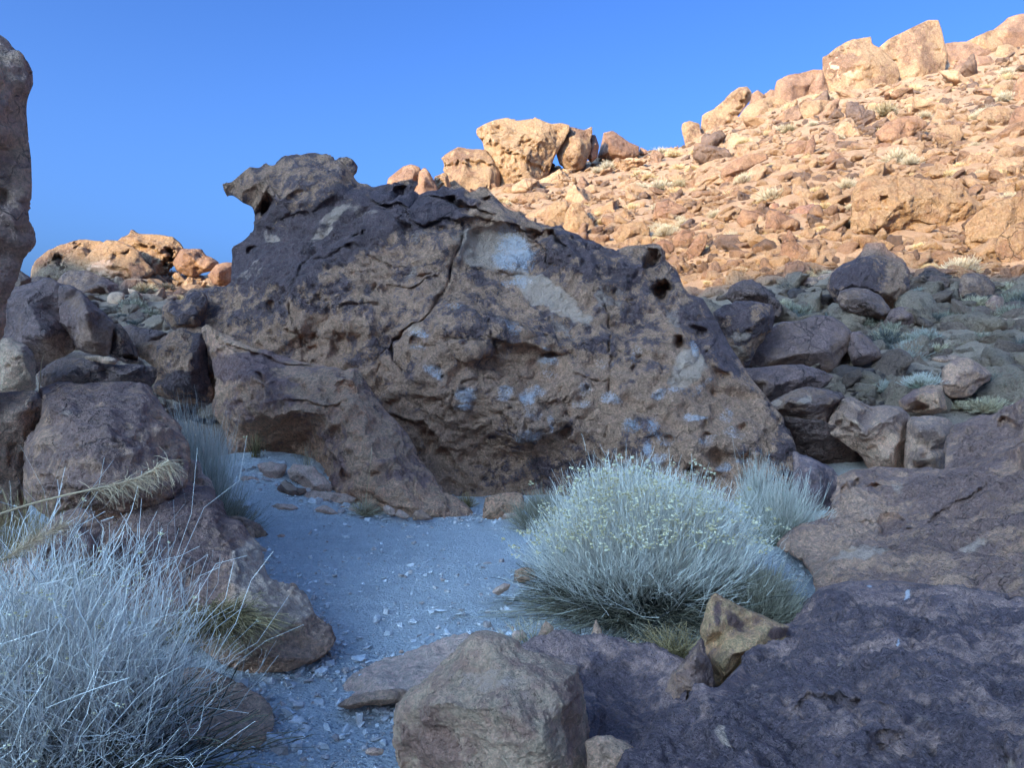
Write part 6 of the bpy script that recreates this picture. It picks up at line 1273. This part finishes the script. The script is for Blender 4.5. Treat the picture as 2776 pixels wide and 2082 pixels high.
def flower_mesh(name, spots, size, cluster=5):
    """small button heads in loose clusters"""
    bm = hull_mesh(77, 9, (1, 1, .8)); v0 = np.array([v.co[:] for v in bm.verts]); f0 = np.array([[v.index for v in f.verts] for f in bm.faces]); bm.free()
    n = len(spots)
    c = np.repeat(spots, cluster, 0) + rng.normal(0, size * 1.15, (n * cluster, 3)) * np.array([1, 1, .6])
    s = size * rng.uniform(.45, .9, n * cluster)
    V = (v0[None] * s[:, None, None] + c[:, None]).reshape(-1, 3)
    Fq = (f0[None] + (np.arange(n * cluster) * len(v0))[:, None, None]).reshape(-1, 3)
    me = mesh_np(name, V, Fq, smooth=False)
    R = np.repeat(rng.random(n * cluster), len(v0))
    vcol(me, 't', np.stack([R, R, R], 1).astype(np.float32))
    NTRI[0] += len(Fq)
    return me

m_stem = plant_mat('rabbitbrush_stems', (.14, .115, .08), (.80, .69, .54), .30)
m_stem2 = plant_mat('grey_dry_stems', (.32, .26, .21), (.90, .78, .64), .30)
m_flow = plant_mat('dry_yellow_flowers', (.70, .52, .25), (.86, .72, .45), .2)
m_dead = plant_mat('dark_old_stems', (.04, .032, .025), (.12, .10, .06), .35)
m_gold = plant_mat('golden_grass', (.18, .12, .045), (.54, .35, .16), .3)
m_green = plant_mat('grey_green_twigs', (.15, .115, .065), (.40, .32, .21), .3)
m_straw = plant_mat('straw', (.60, .36, .18), (.80, .54, .31), .2)
m_plive = plant_mat('pale_blue_twigs', (.26, .25, .16), (.72, .61, .47), .22)
m_hpale = plant_mat('pale_hill_twigs', (.26, .21, .15), (.52, .44, .33), .22)
m_pgrass = plant_mat('pale_yellow_grass', (.36, .26, .14), (.64, .48, .29), .25)
m_dkbush = plant_mat('dark_blue_green_twigs', (.08, .07, .055), (.18, .16, .13), .3)

# the big rabbitbrush in the middle
def gz(x, y): return float(terrain(x, y))
bx, by = (1745 - CX) / FPX * 5.4, 5.4
big = empty('rabbitbrush', (bx, by, gz(bx, by)))
tag(big, 'large silvery rabbitbrush dome topped with dry yellow flowers, between path and right rocks', 'shrub')
me, tips = bush_mesh('stems', m_stem, 2600, .78, .80, .93, r0=.12, k=8, fork=5, width=.0044, bend_up=.40, elev=(25, 86), seed=3, shell=(.82, 1.0), rag=.16, wob=.22)
tag(link('stems', me, m_stem, parent=big), kind='stuff')
st = tips[rng.integers(0, len(tips), 12000)] * rng.uniform(.84, .99, (12000, 1))
st = st[st[:, 2] > .16]; nn = len(st)
dr = st / np.linalg.norm(st, axis=1)[:, None] + np.array([0, 0, .5]) + rng.normal(0, .45, (nn, 3)); dr /= np.linalg.norm(dr, axis=1)[:, None]
Pq = paths(st, dr, rng.uniform(.05, .13, nn), 4, np.tile([0, 0, .3], (nn, 1)), .3)
Vq, Qq, Aq = ribbons(Pq, np.broadcast_to(np.linspace(.0032, .0018, 4)[None], (nn, 4)), np.full((nn, 4), .95), False)
mq = mesh_np('twigs', Vq, Qq); vcol(mq, 't', Aq.astype(np.float32)); NTRI[0] += len(Qq) * 2
tag(link('twigs', mq, m_stem, parent=big), kind='stuff')
sel = tips[(tips[:, 2] > .60 * 1.0 * (1 - .30 * (np.abs(tips[:, 0]) / .95) ** 2)) & (rng.random(len(tips)) < .17)]
tag(link('flower_heads', flower_mesh('flower_heads', sel, .0135, 5), m_flow, parent=big), kind='stuff')
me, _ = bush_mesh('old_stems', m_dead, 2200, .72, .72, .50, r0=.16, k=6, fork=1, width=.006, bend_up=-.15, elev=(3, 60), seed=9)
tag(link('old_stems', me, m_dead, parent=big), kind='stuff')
me, _ = bush_mesh('skirt', m_green, 900, .86, .86, .30, r0=.2, k=6, fork=2, width=.004, bend_up=-.25, elev=(2, 45), seed=19, wob=.25)
tag(link('low_twigs', me, m_green, parent=big), kind='stuff')

# the sprawling bush bottom left
lx, ly = -1.72, 2.7
lb = empty('rabbitbrush', (lx, ly, gz(lx, ly) + .02))
tag(lb, 'sprawling pale grey bush of tangled bare stems in the bottom left corner', 'shrub')
me, tips = bush_mesh('stems', m_stem2, 1900, .25, .50, .88, r0=.18, k=11, fork=5, width=.0032, bend_up=.12, lean=(.05, -.05, 0), elev=(0, 84), seed=5, wob=1.0, rag=.20)
tag(link('stems', me, m_stem2, parent=lb), kind='stuff')
sel = tips[(tips[:, 2] > .35) & (rng.random(len(tips)) < .045)]
tag(link('flower_heads', flower_mesh('flower_heads', sel, .006, 4), m_flow, parent=lb), kind='stuff')
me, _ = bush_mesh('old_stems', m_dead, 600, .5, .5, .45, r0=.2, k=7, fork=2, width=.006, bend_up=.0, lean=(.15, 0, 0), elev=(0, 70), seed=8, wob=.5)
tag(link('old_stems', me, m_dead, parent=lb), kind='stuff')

def small_bush(name, label, px, pyb, Y, rx, h, mat, n=500, group=None, cat='shrub', z=None, **kw):
    x = (px - CX) / FPX * Y
    zz = gz(x, Y) if z is None else z
    kw.setdefault('fork', 3); kw.setdefault('r0', rx * .18); kw.setdefault('width', .0045); kw.setdefault('k', 6)
    me, tips = bush_mesh(name, mat, n, rx, rx * .9, h, **kw)
    o = link(name, me, mat, (x, Y, zz))
    tag(o, label, cat, group)
    return o, tips
o, tp = small_bush('rabbitbrush', 'bluish bush growing between the purple boulder and the leaning slab', 535, 1290, 7.9, .48, 1.12, m_plive, 900, bend_up=.5, lean=(-.12, 0, 0), elev=(25, 88))
small_bush('grass_bush', 'dark green lower bush at the foot of the bluish bush', 590, 1290, 7.85, .42, .45, m_green, 700, elev=(5, 88))
small_bush('grass_bush', 'pale grey green grassy bush behind the right side of the big rabbitbrush', 2115, 1440, 7.7, .50, .62, m_plive, 900, bend_up=.3, elev=(15, 88), fork=2)
small_bush('grass_bush', 'taller pale sprigs standing behind the big rabbitbrush against the great boulder', 2050, 1400, 8.0, .30, .75, m_plive, 260, bend_up=.4, elev=(45, 88), fork=2)
small_bush('grass_bush', 'small dark green bush behind the left side of the big rabbitbrush', 1475, 1390, 8.4, .36, .42, m_green, 700, elev=(5, 88))
small_bush('grass_bush', 'low dark green bush at the right foot of the big rabbitbrush, behind the yellow block', 2050, 1690, 5.0, .36, .40, m_green, 1100, elev=(4, 88), wob=.3)
small_bush('grass_tuft', 'fine green gold grass in front of the big rabbitbrush beside the yellow block', 1830, 1780, 4.45, .30, .24, m_gold, 500, elev=(3, 80), wob=.35, fork=1, width=.003, droop=.2)
small_bush('grass_tuft', 'green gold tuft of grass at the far right of the big rabbitbrush', 2075, 1560, 5.9, .2, .26, m_gold, 220, elev=(20, 88), fork=1, droop=.2)
small_bush('grass_tuft', 'small yellow green tuft at the dusty foot of the great boulder', 1262, 1345, 9.9, .16, .24, m_gold, 150, elev=(20, 88), fork=1, droop=.2)
small_bush('grass_tuft', 'dry tuft of grass with tall straws among the stones', 990, 1372, 8.75, .22, .26, m_pgrass, 160, elev=(10, 88), fork=1, droop=.2)
small_bush('grass_tuft', 'thin dry grass under the left side of the cave', 695, 1245, 9.7, .2, .36, m_gold, 60, elev=(50, 88), fork=0, droop=.05, z=gz((695 - CX) / FPX * 9.7, 9.7))
small_bush('grass_tuft', 'thin dry grass under the right side of the cave', 830, 1250, 9.5, .2, .40, m_pgrass, 26, elev=(40, 88), fork=0)
small_bush('grass_tuft', 'golden green grass tuft hanging over the purple ridge', 600, 1690, 4.05, .34, .34, m_gold, 900, elev=(5, 85), fork=1, width=.0028, droop=.55, z=.33, k=8, lean=(.1, -.1, 0))
small_bush('grass_tuft', 'tall dark golden grass in front of the upper purple boulder', 60, 1500, 4.7, .55, .78, m_gold, 1500, elev=(20, 88), fork=1, width=.003, droop=.22, z=.25, k=8)
small_bush('dry_twigs', 'dark dry twigs at the left edge beside the tan block', 0, 1260, 6.6, .38, .5, m_dead, 300, elev=(10, 88), fork=3, z=.65, wob=.4)
small_bush('dry_twigs', 'dead twigs and roots under the broken tan end of the purple ridge', 1085, 1825, 4.15, .12, .07, m_straw, 40, elev=(0, 60), fork=2, wob=.6)
small_bush('dry_twigs', 'thin straw tuft among stones under the front of the big rabbitbrush', 1440, 1730, 4.6, .24, .2, m_pgrass, 90, elev=(5, 80), fork=1, wob=.4)

# single straws and seed heads
def straw(name, label, pts, w=.004, cat='grass stalk', awn=None, mat=None):
    """pts: (px,py,Y); awn: (from, to fraction, length, n, down) bristles along the end"""
    P = np.array([W(*p) for p in pts])
    tt = np.linspace(0, len(P) - 1, 24)
    Q = np.stack([np.interp(tt, np.arange(len(P)), P[:, i]) for i in range(3)], 1)
    for _ in range(3): Q[1:-1] = (Q[:-2] + Q[1:-1] * 2 + Q[2:]) / 4
    base = Q[0].copy()
    V, Qd, A = ribbons((Q - base)[None], np.linspace(w, w * .6, 24)[None], np.linspace(0, 1, 24)[None], True)
    e = empty(name, base) if awn else None
    me = mesh_np('stalk' if awn else name, V, Qd); vcol(me, 't', A.astype(np.float32))
    if not awn:
        o = link(name, me, mat or m_straw, base); tag(o, label, cat); return o
    link('stalk', me, mat or m_straw, parent=e)
    a, b, ln, n, dn = awn
    u = rng.uniform(a, b, n) * 23; st = np.stack([np.interp(u, np.arange(24), (Q - base)[:, i]) for i in range(3)], 1)
    ax = Q[-1] - Q[0]; ax /= np.linalg.norm(ax)
    dr = rng.normal(0, .55, (n, 3)) + ax * .75 + np.array([0, 0, -dn]); dr /= np.linalg.norm(dr, axis=1)[:, None]
    bend = np.zeros((n, 3)); bend[:, 2] = -dn * .5
    Pp = paths(st, dr, rng.uniform(.4, 1, n) * ln, 5, bend, .2)
    V, Qd, A = ribbons(Pp, np.broadcast_to(np.linspace(.0013, .0007, 5)[None], (n, 5)), np.full((n, 5), .7), False)
    me = mesh_np('seed_head', V, Qd); vcol(me, 't', A.astype(np.float32))
    o = link('seed_head', me, mat or m_straw, parent=e); o['kind'] = 'stuff'
    tag(e, label, cat)
    return e
I_ = lambda *p: [(0 + .5618 * a, 1150 + .5618 * b, y) for a, b, y in p]
straw('grass_stalk', 'long arching straw with a bristly seed head reaching in from the left edge', I_((-120, 480, 1.5), (0, 435, 1.55), (150, 385, 1.6), (350, 335, 1.65), (600, 285, 1.7), (700, 245, 1.72), (815, 175, 1.75)), .0065, awn=(.55, 1.0, .055, 520, .45))
straw('grass_stalk', 'curled tan seed head over the pale bush at the left edge', I_((-60, 700, 1.7), (20, 650, 1.75), (120, 590, 1.8), (220, 530, 1.82), (310, 490, 1.85)), .004, awn=(.25, 1.0, .05, 420, .1))
straw('grass_stalk', 'thin dry stalk standing in front of the tan block', [(95, 1130, 6.2), (108, 1050, 6.2), (112, 985, 6.2), (118, 965, 6.2)], .012)
straw('grass_stalk', 'tall thin straw rising from the tuft among the stones', [(992, 1345, 8.75), (1000, 1290, 8.75), (1006, 1240, 8.75), (1008, 1212, 8.75)], .012)
straw('grass_stalk', 'fine straw standing among golden grass at the left edge', I_((0, 300, 4.2), (20, 330, 4.2), (50, 420, 4.2), (90, 460, 4.2)), .005)

# bushes on the hillside: a few shapes, copied
protos = {}
for kind, (mt, rx, h, n, kw) in {
    'pale': (m_hpale, .5, .55, 420, dict(elev=(5, 88), bend_up=.2)), 'bright': (m_plive, .5, .55, 420, dict(elev=(20, 88), bend_up=.2)), 'yellow': (m_pgrass, .5, .42, 380, dict(elev=(5, 88), droop=.1)),
    'green': (m_green, .5, .5, 380, dict(elev=(5, 88))), 'dark': (m_dkbush, .5, .42, 340, dict(elev=(5, 88))), 'grass': (m_pgrass, .34, .4, 130, dict(elev=(35, 88), fork=1))}.items():
    protos[kind] = []
    for v in range(3):
        me, _ = bush_mesh('hill_shrub', mt, n, rx, rx, h, r0=.12, k=5, fork=2 if kind != 'grass' else 1, width=.016, seed=50 + v, **{a: b for a, b in kw.items() if a != 'fork'})
        me.materials.append(mt); me.name = 'hill_shrub'
        protos[kind].append(me)
WORDS = {'pale': 'pale silvery bush', 'yellow': 'yellowish dry bush', 'green': 'grey green bush', 'dark': 'dark blue green bush', 'grass': 'dry tuft'}
def hillbush(kind, px, py, wpx, label, group, Y=None, up=0):
    Y = Y or hit(px, py)
    x = (px - CX) / FPX * Y
    o = bpy.data.objects.new('grass_tuft' if kind == 'grass' else 'desert_shrub', rnd.choice(protos[kind]))
    s = wpx / FPX * Y / .95
    o.scale = (s, s, s * rnd.uniform(.85, 1.1)); o.rotation_euler = (0, 0, rnd.uniform(0, 6.28))
    o.location = (x, Y, CZ + (CY - py) / FPX * Y if up else gz(x, Y) - .02)
    COL.objects.link(o); tag(o, label, 'shrub' if kind != 'grass' else 'grass', group)
for kind, cr, px, py, w, lab, up, Y in [
    ('pale', 'E', 1380, 965, 150, 'long pale bush right of the middle of the sunlit slope, under the tilted table slab', 0, None), ('pale', 'E', 1085, 1115, 110, 'pale bush at the upper left corner of the broad cracked outcrop', 0, None),
    ('pale', 'E', 1070, 1350, 110, 'pale round bush at the lower left of the broad cracked outcrop', 0, None), ('pale', 'E', 1110, 1240, 70, 'small pale bush against the left side of the broad outcrop', 0, None),
    ('pale', 'E', 640, 1195, 150, 'pale bush in the middle of the slope above the pyramid rock', 0, None), ('pale', 'E', 480, 1090, 120, 'pale bush left of the middle of the slope', 0, None),
    ('green', 'E', 90, 1100, 90, 'green bush at the left of the slope behind the ridge of the great boulder', 0, None), ('green', 'E', 1300, 690, 150, 'grey green bush at the foot of the twin blocks', 0, None), ('green', 'E', 740, 780, 80, 'grey green bush under the pitted crest boulder', 0, None),
    ('pale', 'E', 300, 1290, 80, 'small pale bush low on the left of the slope', 0, None), ('yellow', 'E', 1690, 1050, 110, 'yellow bush on top of the broad cracked outcrop', 0, None), ('yellow', 'E', 1870, 950, 130, 'yellow dry bush above the right part of the broad outcrop', 0, None),
    ('pale', 'E', 450, 1640, 110, 'pale bush at the bottom of the sunlit slope', 0, None), ('yellow', 'E', 830, 1640, 110, 'yellow bush where the sunlight ends', 0, None), ('pale', 'E', 1760, 1620, 180, 'large pale bush lying on the line between sun and shade', 0, None),
    ('pale', 'E', 20, 1390, 110, 'pale spreading bush just behind the shoulder of the great boulder', 0, None), ('pale', 'E', 390, 1440, 130, 'pale fuzzy bush above the bottom of the slope', 0, None), ('yellow', 'E', 1530, 1480, 120, 'yellow dry bush below the broad cracked outcrop', 0, None),
    ('pale', 'C', 1920, 620, 150, 'pale bush high on the slope below the hut shaped rock', 0, None), ('green', 'C', 2060, 590, 90, 'green bush next to the pale one below the hut shaped rock', 0, None), ('yellow', 'C', 1190, 540, 90, 'yellow grass clump at the foot of the golden capstone', 0, None),
    ('yellow', 'C', 1680, 370, 120, 'dry bush at the foot of the hut shaped rock', 0, None), ('pale', 'C', 1930, 370, 110, 'pale bush on the skyline notch of the crest', 0, None), ('pale', 'C', 1960, 940, 150, 'pale dry bush on the slope above the great boulder arch', 0, None), ('pale', 'C', 2070, 830, 70, 'small pale bush right of the dark brown angular rock', 0, None),
    ('bright', 'G', 1440, 470, 120, 'bright blue white bush growing behind the small brown boulder in the shade', 0, 17.9), ('bright', 'G', 1520, 945, 170, 'bright blue white bush above the pitted brown boulder in the shade', 1, 12.9),
    ('dark', 'G', 1600, 560, 150, 'dark twiggy bush right of the bright bush in the shade', 0, None), ('green', 'G', 1180, 590, 160, 'grey green bush below the rounded boulder in the shade', 0, None), ('green', 'G', 1350, 620, 150, 'grey green bush in front of the small brown boulder', 0, None),
    ('dark', 'G', 1300, 730, 130, 'dark low bush right of the triangular brown block', 0, None), ('green', 'G', 1870, 690, 180, 'green grey bush in the middle of the shaded right slope', 0, None), ('pale', 'G', 1470, 760, 170, 'dull pale bush centre of the shaded slope', 0, None),
    ('dark', 'G', 2010, 800, 110, 'dark blue bush above the grassy patch at the right', 0, None), ('dark', 'G', 2100, 870, 150, 'dark blue bush at the right edge of the shaded slope', 0, None), ('green', 'G', 2060, 960, 220, 'broad grey green bush right of the diamond boulder', 0, None),
    ('yellow', 'G', 1900, 1080, 260, 'pale yellow grass bush at the foot of the diamond boulder', 0, None), ('yellow', 'G', 1750, 1060, 120, 'greenish yellow tuft left of the grass bush under the diamond boulder', 0, None), ('dark', 'G', 1200, 950, 70, 'small dark bush below the shaded slope centre', 0, None),
    ('green', 'G', 1000, 930, 110, 'grey green bush at the right end of the long purple slab', 0, None), ('green', 'G', 2080, 440, 140, 'green bush at the right edge near the top of the shade', 0, None), ('dark', 'G', 740, 360, 110, 'dark twigs where the shade begins behind the great boulder', 0, None),
    ('yellow', 'A', 1010, 620, 190, 'large olive yellow bush on the left slope below the outcrop', 0, None), ('yellow', 'A', 1200, 520, 150, 'olive bush behind the large one on the left slope', 0, None), ('yellow', 'A', 1340, 520, 110, 'sunlit yellow bush at the right of the left slope', 0, None),
    ('yellow', 'A', 1240, 680, 130, 'bright golden grass bush catching the sun on the left slope', 0, None), ('green', 'A', 930, 760, 190, 'grey green bush in the shade of the left slope', 0, None), ('dark', 'A', 850, 800, 90, 'dark bush in the shade of the left slope', 0, None),
    ('dark', 'A', 1150, 600, 100, 'dark bush between the olive bushes', 0, None), ('yellow', 'A', 1110, 665, 60, 'small golden tuft in front of the large olive bush', 0, None), ('green', 'A', 1030, 800, 130, 'grey bush lower on the shaded left slope', 0, None), ('dark', 'A', 920, 850, 110, 'dark twiggy bush above the pitted dark boulder', 0, None), ('pale', 'A', 880, 860, 50, 'small pale tuft near the dark twiggy bush', 0, None), ('yellow', 'A', 1400, 600, 110, 'pale dry bush beside the left shoulder of the great boulder', 0, None)]:
    (x, y) = cv(cr, [(px, py)])[0]
    hillbush(kind, x, y, w * CR[cr][2], lab, None, Y, up)
for k in range(330):
    shade = k % 4 == 0
    if shade: px, py = rnd.uniform(2080, 2800), rnd.uniform(790, 1090)
    else: px, py = rnd.uniform(1350, 2790), rnd.uniform(200, 780)
    Y = hit(px, py)
    if py < np.interp(px, _tp, _ty) + 14 or (px < 1800 and py > np.interp(px, [1200, 1400, 1600, 1800], [520, 600, 680, 740])): continue
    x = (px - CX) / FPX * Y
    if not clear(x, Y, .2): continue
    kind = rnd.choice(['yellow', 'yellow', 'green', 'green', 'pale', 'dark', 'grass'] if shade else ['yellow', 'grass', 'grass', 'pale', 'yellow'])
    sz = rnd.uniform(22, 60) * (1.5 if shade else .8)
    hillbush(kind, px, py, sz, label_at(f"{'small' if sz > 38 else 'tiny'} {WORDS[kind].replace('dark blue green', 'dark')}", px, py), 'small shrubs and tufts dotted over the hillside', Y)
print('plants', time.time() - T00, NTRI[0])
